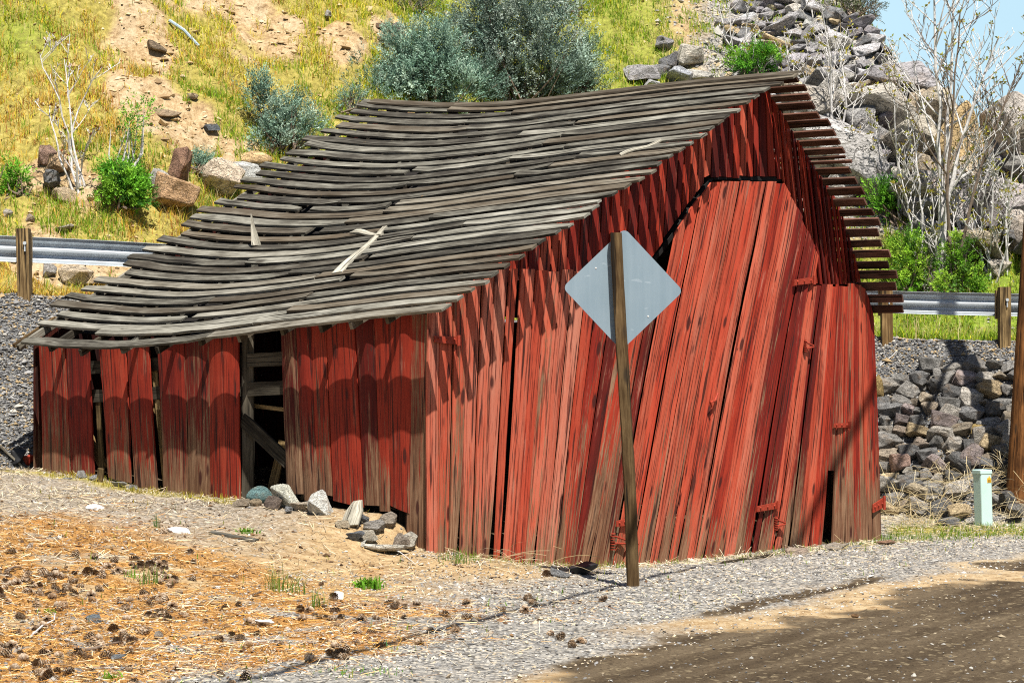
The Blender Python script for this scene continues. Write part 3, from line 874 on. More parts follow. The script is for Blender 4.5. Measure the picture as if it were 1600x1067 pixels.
p0 = onside(*side(376, 655), -.03); p1 = onside(*side(447, 722), -.03)
inner(p0, p1, .03, .15, 'fallen_plank', M_DARK)
for q, (x0, y0, x1, y1) in enumerate(((383, 785, 398, 690), (402, 785, 408, 715), (418, 785, 420, 740), (436, 785, 432, 735))):
    mb = MB(); a = onside(*side(x0, y0), -.35 - .1 * q); b = onside(*side(x1, y1), -.42 - .1 * q)
    mb.bar(a, b, .12, .02, up=N_S); mb.build('inner_board', M_TAN if q % 2 == 0 else M_REDS, BARN)
for q, (x0, y0, x1, y1) in enumerate(((145, 610, 152, 740), (232, 560, 246, 700), (240, 640, 252, 765))):
    mb = MB(); a = onside(*side(x1, y1), -.07); b = onside(*side(x0, y0), -.07)
    mb.bar(a, b, .07, .02, up=N_S); mb.build('inner_board', M_TAN, BARN)
# door and wall ironwork
def strap(x0, y0, x1, y1, off, parent, name='strap_hinge', h=.075, m=M_RUST):
    p = onfront(*front(x0, y0), off); q = onfront(*front(x1, y1), off)
    mb = MB(); d = (q - p)
    mb.board([p + [0, 0, -h / 2], q + [0, 0, -h * .5]], [p + [0, 0, h * .35], q + [0, 0, h * .5]], N_F, .012, 0, 1)
    for f in (.15, .5, .85):
        c = p + d * f; mb.tube([c, c + N_F * .018], [.014, .010], 6)
    c = q; mb.tube([c + [0, 0, -h * .7] + N_F * .012, c + [0, 0, h * .7] + N_F * .012], .018, 8)
    o = mb.build(name, m, parent); return o
strap(1233, 441, 1263, 438, .075, DOOR); strap(1175, 794, 1206, 789, .075, DOOR); strap(955, 817, 979, 813, .078, DOOR)
strap(1298, 664, 1321, 664, .05, BARN, h=.06); strap(672, 529, 708, 532, .062, BARN)
strap(1359, 793, 1375, 785, .05, BARN, h=.12)
def latch(x, y, parent, off=.07, sc=1.0):
    mb = MB(); c = onfront(*front(x, y), off)
    mb.tube([c + [0, 0, -.07 * sc], c + [0, 0, .08 * sc]], .013 * sc, 6)
    for k in range(6): mb.tube([c + [0, 0, (-.06 + .024 * k) * sc] + N_F * .004, c + [0, 0, (-.055 + .024 * k) * sc] + N_F * .006], .021 * sc, 8)
    w3 = np.array([WD[0], WD[1], 0])
    mb.tube([c + [0, 0, .05 * sc], c + w3 * .14 * sc + N_F * .03 + [0, 0, .005]], [.012 * sc, .01 * sc], 6)
    mb.tube([c + [0, 0, -.03 * sc], c + w3 * .14 * sc + N_F * .03 + [0, 0, -.005]], [.012 * sc, .01 * sc], 6)
    return mb.build('spring_latch', M_RUST, parent)
latch(1252, 541, BARN, .055); latch(1206, 818, BARN, .055, 1.1)
mb = MB(); c = onfront(*front(949, 845), .075); w3 = np.array([WD[0], WD[1], 0])
for k in range(7): mb.tube([c + [0, 0, -.09 + .028 * k], c + [0, 0, -.082 + .028 * k]], .028, 8)
for dz in (-.02, .06): mb.tube([c + [0, 0, dz], c + w3 * .42 + [0, 0, -.05] + N_F * .02], .012, 6)
mb.build('spring_latch', M_RUST, DOOR)
mb = MB(); c = onfront(*front(1097, 630), .075)
mb.tube([c + w3 * .2 + [0, 0, .11], c + w3 * .1 + [0, 0, .03] + N_F * .03, c + [0, 0, .01] + N_F * .04, c + w3 * .03 + [0, 0, -.04] + N_F * .04], .012, 6)
mb.build('door_hook', M_RUST, DOOR)
# splits and holes: dark shards gouged at the foot of the boards
# loose boards lying on the roof (they only rest there)
def roof_at(px, py):
    best = None
    for a in np.linspace(0, 1, 81):
        for b in np.linspace(0, 1, 81):
            x, y = pix(roof(a, b, .05)); d = (x - px) ** 2 + (y - py) ** 2
            if best is None or d < best[0]: best = (d, a, b)
    return best[1], best[2]
def loose(x0, y0, x1, y1, w, name, label, tip=1.0, m=M_PALE, lift=.055):
    a0, b0 = roof_at(x0, y0); a1, b1 = roof_at(x1, y1)
    A, B = [], []
    p0, p1 = roof(a0, b0, lift), roof(a1, b1, lift)
    nr = np.array([-WD[0] * .42, -WD[1] * .42, .907]); d = (p1 - p0) / np.linalg.norm(p1 - p0); x = np.cross(nr, d)
    for f in np.linspace(0, 1, 7):
        ww = w * (1 + (tip - 1) * f) / 2 * RNG.uniform(.9, 1.05)
        p = roof(a0 + (a1 - a0) * f, b0 + (b1 - b0) * f, lift + .012 * math.sin(7 * f))
        A.append(p - x * ww); B.append(p + x * ww)
    mb = MB(); mb.board(B, A, nr, .022, 0, 1, (.9, .2, .5)); o = mb.build(name, m, None, p0); tag(o, label, 'board')
loose(523, 428, 600, 355, .12, 'loose_plank', 'long loose plank lying slantwise across the lower half of the barn roof', .5)
loose(970, 244, 1034, 219, .085, 'loose_plank', 'short loose batten lying on the upper roof near its gable edge', .8)
loose(548, 363, 596, 366, .10, 'broken_board', 'splintered roof board lying just above the long loose plank', .4)
# upright shard
mb = MB(); a, b = roof_at(398, 382); p = roof(a, b, .05); q = p + np.array([-.06, 0, .36]); x = np.array([.055, .01, 0])
mb.board([p - x, (p + q) / 2 - x * .62, q - x * .1], [p + x, (p + q) / 2 + x * .45, q + x * .1], (0, -.9, .4), .02, 0, 1, (1, 0, 1))
tag(mb.build('wood_shard', M_PALE, None, p), 'pale pointed wood shard standing up from the barn roof', 'shard')

# ------------------------------------------------------------------ road sign
def ellpts(c, r, ang0, ang1, n): return [(c[0] + r * math.cos(ang0 + (ang1 - ang0) * i / n), c[1] + r * math.sin(ang0 + (ang1 - ang0) * i / n)) for i in range(n + 1)]
YS = 23.5
sb = at(990, 918, YS); st_ = at(964, 364, YS)
SIGN = thing('road_sign', 'blank grey back of a diamond road sign on a leaning wooden post', 'road sign', (sb[0], sb[1], gh(sb[0], sb[1])))
mb = MB(); n = 22; A = []
ax = (st_ - (sb + [0, 0, -.25])); bt = sb + np.array([0, 0, -.25])
mesh_pts = []
prof = [(-.050, .05), (-.057, -.03), (-.047, -.058), (.042, -.064), (.059, -.035), (.054, .052)]
for k in range(n + 1):
    f = k / n; c = bt + ax * f; c = c + np.array([.012 * math.sin(f * 5), 0, 0])
    mesh_pts.append([c + np.array([x * (1.0 - .08 * f) + RNG.uniform(-.003, .003), y + RNG.uniform(-.003, .003), 0]) for x, y in prof])
vs = [p for r in mesh_pts for p in r]; fs = []; us = []; m = len(prof)
for i in range(n):
    for k in range(m):
        k2 = (k + 1) % m
        fs.append([i * m + k, (i) * m + k2, (i + 1) * m + k2, (i + 1) * m + k])
        us.append([(i * .15, k * .05), (i * .15, k * .05 + .05), (i * .15 + .15, k * .05 + .05), (i * .15 + .15, k * .05)])
fs.append(list(range(m))[::-1]); us.append([(0, 0)] * m)
fs.append([n * m + k for k in range(m)]); us.append([(0, .01 * k) for k in range(m)])
mb.add(vs, fs, us, (.3, .8, .3)); mb.build('post', M_POST, SIGN)
sc_ = at(973.5, 452, YS + .062); hw = 92 / F * YS; r = .055
pts2 = []
for k, ang in enumerate((0, 90, 180, 270)):
    a = math.radians(ang); c = (math.cos(a) * (hw * 1.04 - r * 1.414 + 0), math.sin(a) * (hw * 1.04 - r * 1.414))
    pts2 += ellpts(c, r, a - math.radians(45), a + math.radians(45), 6)
rot = math.radians(-1.5)
pts2 = [(x * math.cos(rot) - y * math.sin(rot), x * math.sin(rot) + y * math.cos(rot)) for x, y in pts2]
yaw = math.radians(6)
ring0 = [sc_ + np.array([x * math.cos(yaw), x * math.sin(yaw) * 1, y]) for x, y in pts2]
ring1 = [p + np.array([0, .006, 0]) for p in ring0]; m = len(pts2)
mb = MB(); mb.add(ring0 + ring1, [list(range(m)), [m + k for k in range(m)][::-1]] + [[k, m + k, m + (k + 1) % m, (k + 1) % m] for k in range(m)])
PAN = mb.build('sign_panel', M_SIGN, SIGN)
for x, y in ((901 + 30, 419), (1013, 494)):
    mb = MB(); c = at(x, y, YS + .055); c[1] = sc_[1] + math.sin(yaw) * (c[0] - sc_[0])
    mb.tube([c + [0, .001, 0], c + [0, -.004, 0]], .008, 8); mb.build('rivet', M_WHITE, PAN)

# ------------------------------------------------------------------ guardrail
def crest(X, off=0.0):
    y = float(np.interp(X, CRX, CRY)); return np.array([X, y + off, float(np.interp(X, CRX, CRZ))])
# smooth rail path
gx = np.linspace(-14, 12, 60)
raw = np.array([[x, np.interp(x, CRX, CRY), np.interp(x, CRX, CRZ)] for x in gx])
for _ in range(3):
    raw[1:-1] = (raw[:-2] + 2 * raw[1:-1] + raw[2:]) / 4
def rail_at(X):
    return np.array([X, np.interp(X, raw[:, 0], raw[:, 1]) + .12, np.interp(X, raw[:, 0], raw[:, 2])])
GR = thing('guardrail', 'galvanised steel guardrail on wooden posts running along the road behind the barn', 'guardrail', rail_at(-6))
wprof = [(.155, .0), (.150, .028), (.115, .03), (.085, .075), (.055, .082), (.03, .05), (.012, .01), (-.012, .01), (-.03, .05), (-.055, .082), (-.085, .075), (-.115, .03), (-.150, .028), (-.155, 0)]
def zr(X): return .58 - .06 * float(sm(-7, 6, X)) + .0
rings = []
pth = [rail_at(x) for x in np.linspace(-13, 11, 80)]
for i, p in enumerate(pth):
    d = pth[min(i + 1, 79)] - pth[max(i - 1, 0)]; d /= np.linalg.norm(d); nn = np.array([d[1], -d[0], 0.])
    rings.append([p + np.array([0, 0, zr(p[0]) + z]) - nn * (-.16 + .0) * -1 - nn * y for z, y in wprof])
m = len(wprof); vs = [p for r in rings for p in r]; fs = [[i * m + k, i * m + k + 1, (i + 1) * m + k + 1, (i + 1) * m + k] for i in range(79) for k in range(m - 1)]
mb = MB(); mb.add(vs, fs); ro = mb.build('rail', M_GALV, GR)
md = ro.modifiers.new('thick', 'SOLIDIFY'); md.thickness = .004
for px in (42, 1383, 1566, -190, 1750):
    k = (px - 800) / F
    X = min(np.linspace(-14, 12, 2000), key=lambda x: abs(x - k * rail_at(x)[1])); p = rail_at(X) + np.array([0, -.12, 0])
    mb = MB(); zt = zr(X) + .24
    lean = RNG.uniform(-.01, .01) if px != 42 else .02
    mb.bar(p + [lean, 0, -.5], p + [-lean, 0, zt], .15, .2, up=(0, -1, 0)); po = mb.build('post', M_TAN, GR)
    mb = MB(); mb.bar(p + [-.02, .15, zr(X) - .2], p + [-.02, .15, zr(X) + .2], .15, .12, up=(0, -1, 0)); mb.build('spacer_block', M_TAN, po)
    mb = MB(); c = p + np.array([.02, -.1, zr(X) + .06]); mb.tube([c + [0, -.0, 0], c + [0, -.03, 0]], .022, 8); mb.tube([c + [0, -.012, -.0], c + [.0, -.012, -.1]], .010, 6); mb.build('bolt', M_GALV, po)

# ------------------------------------------------------------------ utility pole with its cable
PB = at(1589, 800, 33.2); PB[2] = gh(PB[0], PB[1])
POLE = thing('utility_pole', 'tall brown wooden utility pole rising beside the stone bank', 'utility pole', PB)
mb = MB(); top = PB + np.array([.54, 0, 9.0])
mb.tube([PB + np.array([0, 0, -.4])] + [PB + (top - PB) * f for f in np.linspace(0.01, 1, 16)], [.155] + list(np.linspace(.152, .11, 16)), 14, (.5, .4, .3))
mb.build('pole', M_POLE, POLE, smooth=True)
mb = MB(); A0 = PB + (top - PB) * .775; E0 = np.array([-.87, 12.05, 7.5]); pts = []
for f in np.linspace(0, 1, 24):
    p = A0 + (E0 - A0) * f; p[2] -= .12 * 4 * f * (1 - f); pts.append(p)
mb.tube(pts, .042, 6); mb.build('cable', M_CABLE, POLE)
mb = MB(); c = PB + (top - PB) * .17 + [0, -.15, 0]; mb.tube([c, c + [0.0, -.02, 0]], .03, 8); mb.build('pole_tag', M_WHITE, POLE)

# ------------------------------------------------------------------ pedestal
QB = at(1537, 815, 32.6); QB[2] = gh(QB[0], QB[1])
PED = thing('utility_pedestal', 'slim mint green utility pedestal standing in dry weeds', 'utility pedestal', QB)
def boxmesh(c, sx, sy, z0, z1, yaw=0, bev=.012, lean=0.0):
    bm = bmesh.new(); bmesh.ops.create_cube(bm, size=1)
    for v in bm.verts:
        x, y, z = v.co.x * sx, v.co.y * sy, z0 + (v.co.z + .5) * (z1 - z0)
        v.co = (x * math.cos(yaw) - y * math.sin(yaw) - lean * z, x * math.sin(yaw) + y * math.cos(yaw), z)
    if bev: bmesh.ops.bevel(bm, geom=list(bm.edges), offset=bev, segments=2, affect='EDGES', profile=.5)
    V = [np.array(v.co) + c for v in bm.verts]; Fc = [[v.index for v in f.verts] for f in bm.faces]; bm.free(); return V, Fc
YW = math.radians(28)
V, Fc = boxmesh(QB, .175, .165, -.1, .68, YW, .015, .03); PBD = mesh_obj('body', V, Fc, M_MINT, PED)
V, Fc = boxmesh(QB, .19, .178, .655, .715, YW, .012, .03); mesh_obj('cap', V, Fc, M_MINT, PED)
def pedface(u, z, o=.0):  # on the face turned to the camera's right
    q = np.array([math.cos(YW), math.sin(YW)]); nf_ = np.array([math.sin(YW), -math.cos(YW)])
    p = QB[:2] + q * u + nf_ * (.0825 + o); return np.array([p[0] - .03 * z, p[1], QB[2] + z])
mb = MB(); mb.board([pedface(.012, .55, .003), pedface(.012, .61, .003)], [pedface(.075, .55, .003), pedface(.075, .61, .003)], (math.sin(YW), -math.cos(YW), 0), .002, 0, 1)
LB = mb.build('warning_label', M_YEL, PED)
mb = MB(); mb.board([pedface(.032, .612, .003), pedface(.04, .637, .003)], [pedface(.056, .612, .003), pedface(.048, .637, .003)], (math.sin(YW), -math.cos(YW), 0), .002, 0, 1); mb.build('warning_triangle', M_YEL, LB)
for k in range(3):
    mb = MB(); mb.board([pedface(.02, .558 + .012 * k, .0045), pedface(.02, .562 + .012 * k, .0045)], [pedface(.065, .558 + .012 * k, .0045), pedface(.065, .562 + .012 * k, .0045)], (math.sin(YW), -math.cos(YW), 0), .001, 0, 1); mb.build('printed_line', M_IRON, LB)

# ------------------------------------------------------------------ rocks
def rock_proto(seed, flat=1.0, npt=18, round_=False):
    r = random.Random(seed); bm = bmesh.new()
    for k in range(npt):
        v = Vector((r.gauss(0, 1), r.gauss(0, 1), r.gauss(0, 1)))
        v.normalize(); v = Vector([math.copysign(abs(c) ** (.75 if not round_ else 1), c) for c in v]); v *= r.uniform(.8, 1.05) if not round_ else r.uniform(.97, 1.03)
        bm.verts.new((v.x, v.y, v.z * flat))
    res = bmesh.ops.convex_hull(bm, input=bm.verts)
    junk = [e for e in res.get('geom_interior', []) + res.get('geom_unused', []) if isinstance(e, bmesh.types.BMVert) and e.is_valid]
    if junk: bmesh.ops.delete(bm, geom=list(dict.fromkeys(junk)), context='VERTS')
    bmesh.ops.dissolve_limit(bm, angle_limit=math.radians(12), verts=bm.verts, edges=bm.edges)
    bmesh.ops.bevel(bm, geom=list(bm.edges), offset=.07 if not round_ else .22, segments=2, affect='EDGES', profile=.6)
    bmesh.ops.triangulate(bm, faces=bm.faces)
    bmesh.ops.subdivide_edges(bm, edges=[e for e in bm.edges if e.calc_length() > .35], cuts=1)
    for v in bm.verts:
        n = Vector((math.sin(v.co.y * 7 + seed), math.sin(v.co.z * 8 + seed * 2), math.sin(v.co.x * 6 + seed * 3)))
        v.co += n * .03
    # fit to unit half-extents
    for ax in range(3):
        lo = min(v.co[ax] for v in bm.verts); hi = max(v.co[ax] for v in bm.verts); mid, hh = (lo + hi) / 2, (hi - lo) / 2
        for v in bm.verts: v.co[ax] = (v.co[ax] - mid) / hh * .5
    me = bpy.data.meshes.new('rock'); bm.to_mesh(me); bm.free(); me.materials.append(M_ROCK)
    if round_: me.polygons.foreach_set('use_smooth', [True] * len(me.polygons))
    return me
ROCKS = [rock_proto(s) for s in range(9)]; SLABS = [rock_proto(30 + s, .45, 13) for s in range(6)]; ROUND = []
for q in range(3):
    bm = bmesh.new(); bmesh.ops.create_icosphere(bm, subdivisions=3, radius=.5)
    for v in bm.verts:
        v.co *= 1 + .09 * math.sin(v.co.x * 5 + q) * math.cos(v.co.y * 6 + q * 2) + .05 * math.sin(v.co.z * 9 + q)
    me = bpy.data.meshes.new('rock'); bm.to_mesh(me); bm.free(); me.materials.append(M_ROCK); me.polygons.foreach_set('use_smooth', [True] * len(me.polygons)); ROUND.append(me)
CLIFF = [rock_proto(90 + s, .9, 11) for s in range(6)]
def rock(P, sx, sy, sz, colr, label, cat='rock', group=None, name='rock', protos=None, tilt=.3, yaw=None, sink=.15, rs=None):
    r = rs or RNG
    o = bpy.data.objects.new(name, r.choice(protos or ROCKS)); link(o)
    o.scale = (sx, sy, sz); o.location = (P[0], P[1], P[2] + sz * (.5 - sink))
    o.rotation_euler = (r.uniform(-tilt, tilt), r.uniform(-tilt, tilt), r.uniform(-.5, .5) if yaw is None else yaw)
    o.color = (*colr, 1); tag(o, label, cat, group); return o
def prock(px, py, w, h, colr, label, cat='rock', name='rock', protos=None, depth=.9, y0=11, y1=75, tilt=.2, sink=.15, yaw=None):
    P = hit(px, py + h * .35, y0, y1)
    sw_ = float(np.dot(P[:2] - C0, WD)); tu_ = float(np.dot(P[:2] - C0, UD))
    if sw_ > -.16 and sw_ < 2 and tu_ > -.1 and tu_ < 6.2:
        while np.dot(P[:2] - C0, WD) > -.2: P[:2] *= .997
        P[2] = gh(P[0], P[1])
    k = P[1] / F
    return rock(P, w * k, w * k * depth, h * k * 1.15, colr, label, cat, None, name, protos, tilt, yaw, sink)
GREY = [(.145, .14, .13), (.19, .18, .165), (.11, .108, .105), (.25, .23, .20)]
BROWN = [(.20, .165, .125), (.18, .145, .115), (.26, .22, .165)]
ORD = ['first', 'second', 'third', 'fourth', 'fifth', 'sixth', 'seventh', 'eighth', 'ninth', 'tenth', 'eleventh', 'twelfth', 'thirteenth', 'fourteenth', 'fifteenth', 'sixteenth', 'seventeenth', 'eighteenth']
rr = random.Random(5)
rows = list(range(574, 800, 17))
for i, py in enumerate(rows):
    px = 1366 + rr.uniform(-8, 10); k = 0
    while px < 1625:
        w = rr.uniform(18, 44); h = w * rr.uniform(.5, .85)
        x = px + w / 2; y = py + rr.uniform(-7, 7)
        px += w * .86
        if i == 0 and x < 1430 + rr.uniform(0, 20) or i == 1 and x < 1395: continue
        if i >= 10 and x > 1470 and rr.random() < .5: continue
        q = rr.random()
        if q < .70: c = rr.choice(GREY); cn = 'grey'
        elif q < .85: c = rr.choice(BROWN); cn = 'brown'
        elif q < .955: c = (.36, .28, .17); cn = 'tan'
        else: c = (.20, .165, .155); cn = 'purplish'
        fk = rr.uniform(1.3, 2.6); c = tuple(v * fk for v in c)
        sz = 'small' if w < 26 else 'large' if w > 37 else 'medium'
        P = hit(x, y + h * .3, 30, 38, 1500); kk = P[1] / F
        sh = 'blocky' if h / w > .72 else 'flattish' if h / w < .63 else 'angular'
        rock(P + [0, -.02, 0], w * kk * 1.08, w * kk * .95, h * kk * 1.15, c, f'{sz} {cn} {sh} stone, {ORD[k]} from the barn in the {ORD[i]} course of the bank', 'stone', 'stones piled in the bank beside the barn', 'stone', tilt=.35, sink=.3, rs=rr); k += 1
prock(1405, 728, 34, 30, (.62, .42, .34), 'pale pink stone low in the stone bank near the barn corner', 'stone', 'stone', y0=30, y1=38, sink=.0)
prock(1432, 776, 44, 28, (.58, .48, .33), 'large cream stone near the foot of the stone bank', 'stone', 'stone', y0=30, y1=38, sink=.0)
prock(1372, 612, 18, 36, (.48, .34, .14), 'upright mustard stone against the barn edge at the bank top', 'stone', 'stone', y0=30, y1=38, sink=.05)
prock(1530, 677, 30, 18, (.55, .40, .16), 'yellow lichened stone in the upper bank near the utility pole', 'stone', 'stone', y0=30, y1=38, sink=-.1)

# talus slabs high on the right
rr = random.Random(21); tcount = 0
TAL = []
for k in range(2500):
    if tcount >= 190: break
    py = rr.uniform(4, 165); cx0 = np.interp(py, [0, 40, 90, 165], [1170, 1130, 1150, 1210]); cx1 = np.interp(py, [0, 20, 60, 100, 165], [1235, 1300, 1390, 1430, 1440])
    px = rr.uniform(cx0, cx1); w = rr.uniform(18, 52) * (.8 + .5 * rr.random()); h = w * rr.uniform(.28, .55)
    if any(abs(px - a) < (w + c) * .31 and abs(py - b) < (h + d) * .31 for a, b, c, d in TAL): continue
    TAL.append((px, py, w, h)); P = hit(px, py + h * .3, 38, 62, 1500); kk = P[1] / F
    q = rr.random()
    cn, c = ('grey', (.30, .29, .29)) if q < .45 else ('purplish grey', (.25, .235, .245)) if q < .65 else ('dark grey', (.14, .14, .14)) if q < .8 else ('pale', (.52, .49, .43)) if q < .92 else ('tan', (.46, .36, .22))
    fk = rr.uniform(1.4, 2.3); c = tuple(min(.85, v * fk) for v in c)
    rock(P, w * kk, w * kk * .9, h * kk * 1.3, c, f'loose {cn} slab lying in the talus below the hilltop', 'rock', f'{cn} slabs of the talus', 'rock', SLABS if rr.random() < .65 else ROCKS, tilt=.45, sink=.1, rs=rr); tcount += 1
CL = [(1272, 178, 90, 80, (.34, .31, .27), 'buff grey boulder right behind the barn peak, below the talus'),
      (1318, 150, 80, 60, (.40, .38, .34), 'pale block under the talus foot, behind thin saplings'),
      (1395, 132, 150, 48, (.30, .285, .29), 'long flat slab capping the cliff near the skyline'),
      (1385, 185, 120, 62, (.40, .37, .32), 'wide pale ledge in the middle of the cliff'),
      (1300, 235, 120, 85, (.36, .345, .33), 'large cracked grey cliff block beside the roof tips'),
      (1360, 268, 105, 75, (.33, .315, .30), 'rounded grey cliff block over the grassy slope'),
      (1428, 235, 90, 80, (.42, .38, .31), 'buff cliff block behind the tallest bare tree'),
      (1440, 320, 110, 70, (.33, .30, .28), 'low brown grey boulder at the cliff foot'),
      (1345, 215, 60, 50, (.24, .23, .22), 'dark recessed cliff block between two pale ones'),
      (1512, 232, 92, 110, (.46, .33, .17), 'orange tan crag on the skyline right of the tallest tree'),
      (1570, 225, 85, 125, (.44, .40, .36), 'pale grey crag on the skyline nearest the utility pole'),
      (1620, 240, 80, 120, (.36, .31, .25), 'brown crag on the skyline behind the utility pole'),
      (1500, 318, 80, 75, (.36, .33, .32), 'lilac grey boulder below the orange tan crag'),
      (1562, 325, 90, 85, (.38, .34, .33), 'lilac grey boulder below the pale skyline crag'),
      (1535, 385, 90, 45, (.33, .28, .2), 'low tan boulder among the white saplings'),
      (1465, 180, 70, 60, (.42, .36, .27), 'tan boulder at the cliff top right under the big tree crown'),
      (1600, 370, 60, 60, (.40, .35, .3), 'buff boulder beside the utility pole under the crags'),
      (1320, 290, 60, 40, (.36, .34, .32), 'small grey cliff foot rock just outside the roof tips'),
      (1475, 270, 60, 55, (.29, .27, .26), 'dark grey boulder behind the trunk of the tallest tree')]
for px, py, w, h, c, lb in CL:
    prock(px, py, w * 1.12, h * 1.15, tuple(v * 1.15 for v in c), lb, 'boulder', 'boulder', CLIFF, 1.0, 38, 60, .22, .2)
rr = random.Random(99); k_ = 0; CB = []
for q in range(600):
    if k_ >= 70: break
    px = rr.uniform(1205, 1620); py = rr.uniform(100, 400)
    if px < 1440 and py < 120 or px > 1440 and py < 205 or py > 330 and px < 1420: continue
    if px < 1250 + (py - 120) * .55: continue
    w = rr.uniform(26, 72); h = w * rr.uniform(.45, .85)
    if any(abs(px - a) < (w + c_) * .3 and abs(py - b) < (h + d_) * .3 for a, b, c_, d_ in CB): continue
    CB.append((px, py, w, h)); P = hit(px, py + h * .3, 38, 60, 1500); kk = P[1] / F; P = P + [0, -.35, 0]
    cn, c = rr.choice([('grey', (.34, .33, .32)), ('pale', (.46, .44, .40)), ('lilac grey', (.33, .30, .32)), ('buff', (.44, .36, .26)), ('dark', (.16, .155, .15))])
    fk = rr.uniform(.8, 1.2); rock(P, w * kk, w * kk * .8, h * kk * 1.15, tuple(v * fk * 1.1 for v in c), f'{cn} fallen block wedged among the crags behind the saplings', 'rock', f'{cn} fallen blocks of the crags', 'rock', CLIFF, tilt=.5, sink=.2, rs=rr); k_ += 1
BO = [(275, 306, 74, 52, (.36, .23, .13), 'rusty brown boulder lowest in the row above the roof edge', ROCKS), (283, 270, 46, 62, (.22, .13, .09), 'dark brown tilted boulder standing behind the rusty one', CLIFF),
      (345, 280, 76, 56, (.46, .38, .29), 'big pale pinkish boulder in the middle of the boulder row', ROCKS), (396, 253, 58, 27, (.48, .33, .17), 'rounded orange tan boulder at the right end of the row', ROUND),
      (384, 267, 55, 26, (.44, .44, .42), 'flat whitish boulder between the pinkish and orange ones', SLABS), (246, 286, 36, 34, (.42, .40, .36), 'small pale boulder left of the rusty brown one', ROCKS),
      (90, 286, 46, 34, (.15, .15, .15), 'dark grey rock at the foot of the left bare sapling', ROCKS), (74, 245, 30, 30, (.26, .17, .13), 'reddish brown rock left of the bare sapling', ROCKS),
      (92, 262, 38, 26, (.42, .29, .17), 'tan rock just under the reddish brown one', ROCKS), (104, 305, 44, 22, (.42, .33, .22), 'low tan rock under the dark grey one', SLABS),
      (516, 26, 18, 15, (.36, .34, .32), 'small grey rock alone on the grass near the top edge', ROCKS), (330, 201, 26, 12, (.12, .13, .14), 'dark slate sliver on the bare soil slope', SLABS),
      (262, 177, 40, 14, (.34, .25, .16), 'long brown stone on the bare soil slope', SLABS), (302, 152, 18, 12, (.38, .30, .2), 'small tan stone halfway down the bare slope', ROCKS),
      (247, 75, 34, 16, (.2, .15, .1), 'dark clod ledge in the upper bare slope', SLABS), (620, 44, 24, 14, (.18, .16, .15), 'dark rock on grass left of the big sagebrush', ROCKS), (598, 42, 22, 10, (.2, .13, .09), 'brown flat rock beside the dark rock above the sagebrush', SLABS),
      (1000, 116, 58, 24, (.26, .25, .25), 'flat grey slab on bright grass right of the sagebrush', SLABS), (1018, 134, 26, 16, (.42, .42, .42), 'pale stone under the flat grey slab', ROCKS),
      (1046, 72, 40, 26, (.26, .25, .255), 'grey block at the left end of the rock heap', ROCKS), (1078, 88, 46, 34, (.42, .39, .33), 'pale buff block in the rock heap above the roof', ROCKS), (1052, 98, 48, 26, (.15, .15, .155), 'dark slab in the middle of the rock heap', SLABS),
      (1062, 120, 44, 26, (.33, .34, .36), 'bluish grey block low in the rock heap, touching the roof line', ROCKS), (1095, 118, 40, 20, (.4, .38, .34), 'pale slab at the right end of the rock heap', SLABS), (1035, 112, 26, 20, (.2, .2, .2), 'small dark rock at the left foot of the rock heap', ROCKS),
      (78, 425, 22, 20, (.38, .36, .34), 'small grey rock under the guardrail near its post', ROCKS), (118, 432, 52, 28, (.44, .36, .26), 'buff rock under the guardrail right of its post', ROCKS), (152, 441, 34, 12, (.40, .30, .2), 'low tan rock under the guardrail beside the roof', SLABS),
      (103, 358, 30, 10, (.42, .37, .3), 'pale flat stone above the guardrail in dry grass', SLABS), (12, 335, 14, 12, (.5, .45, .38), 'whitish stone at the left edge above the guardrail', ROCKS), (48, 342, 14, 12, (.42, .33, .27), 'pinkish small stone above the guardrail', ROCKS),
      (1560, 420, 40, 25, (.4, .36, .3), 'pale stone in green grass near the right guardrail post', ROCKS)]
for px, py, w, h, c, lb, pr in BO: prock(px, py, w, h, tuple(min(.8, v * 1.45) for v in c), lb, 'boulder' if w > 35 else 'rock', 'boulder' if w > 35 else 'rock', pr, .9, 31, 62)
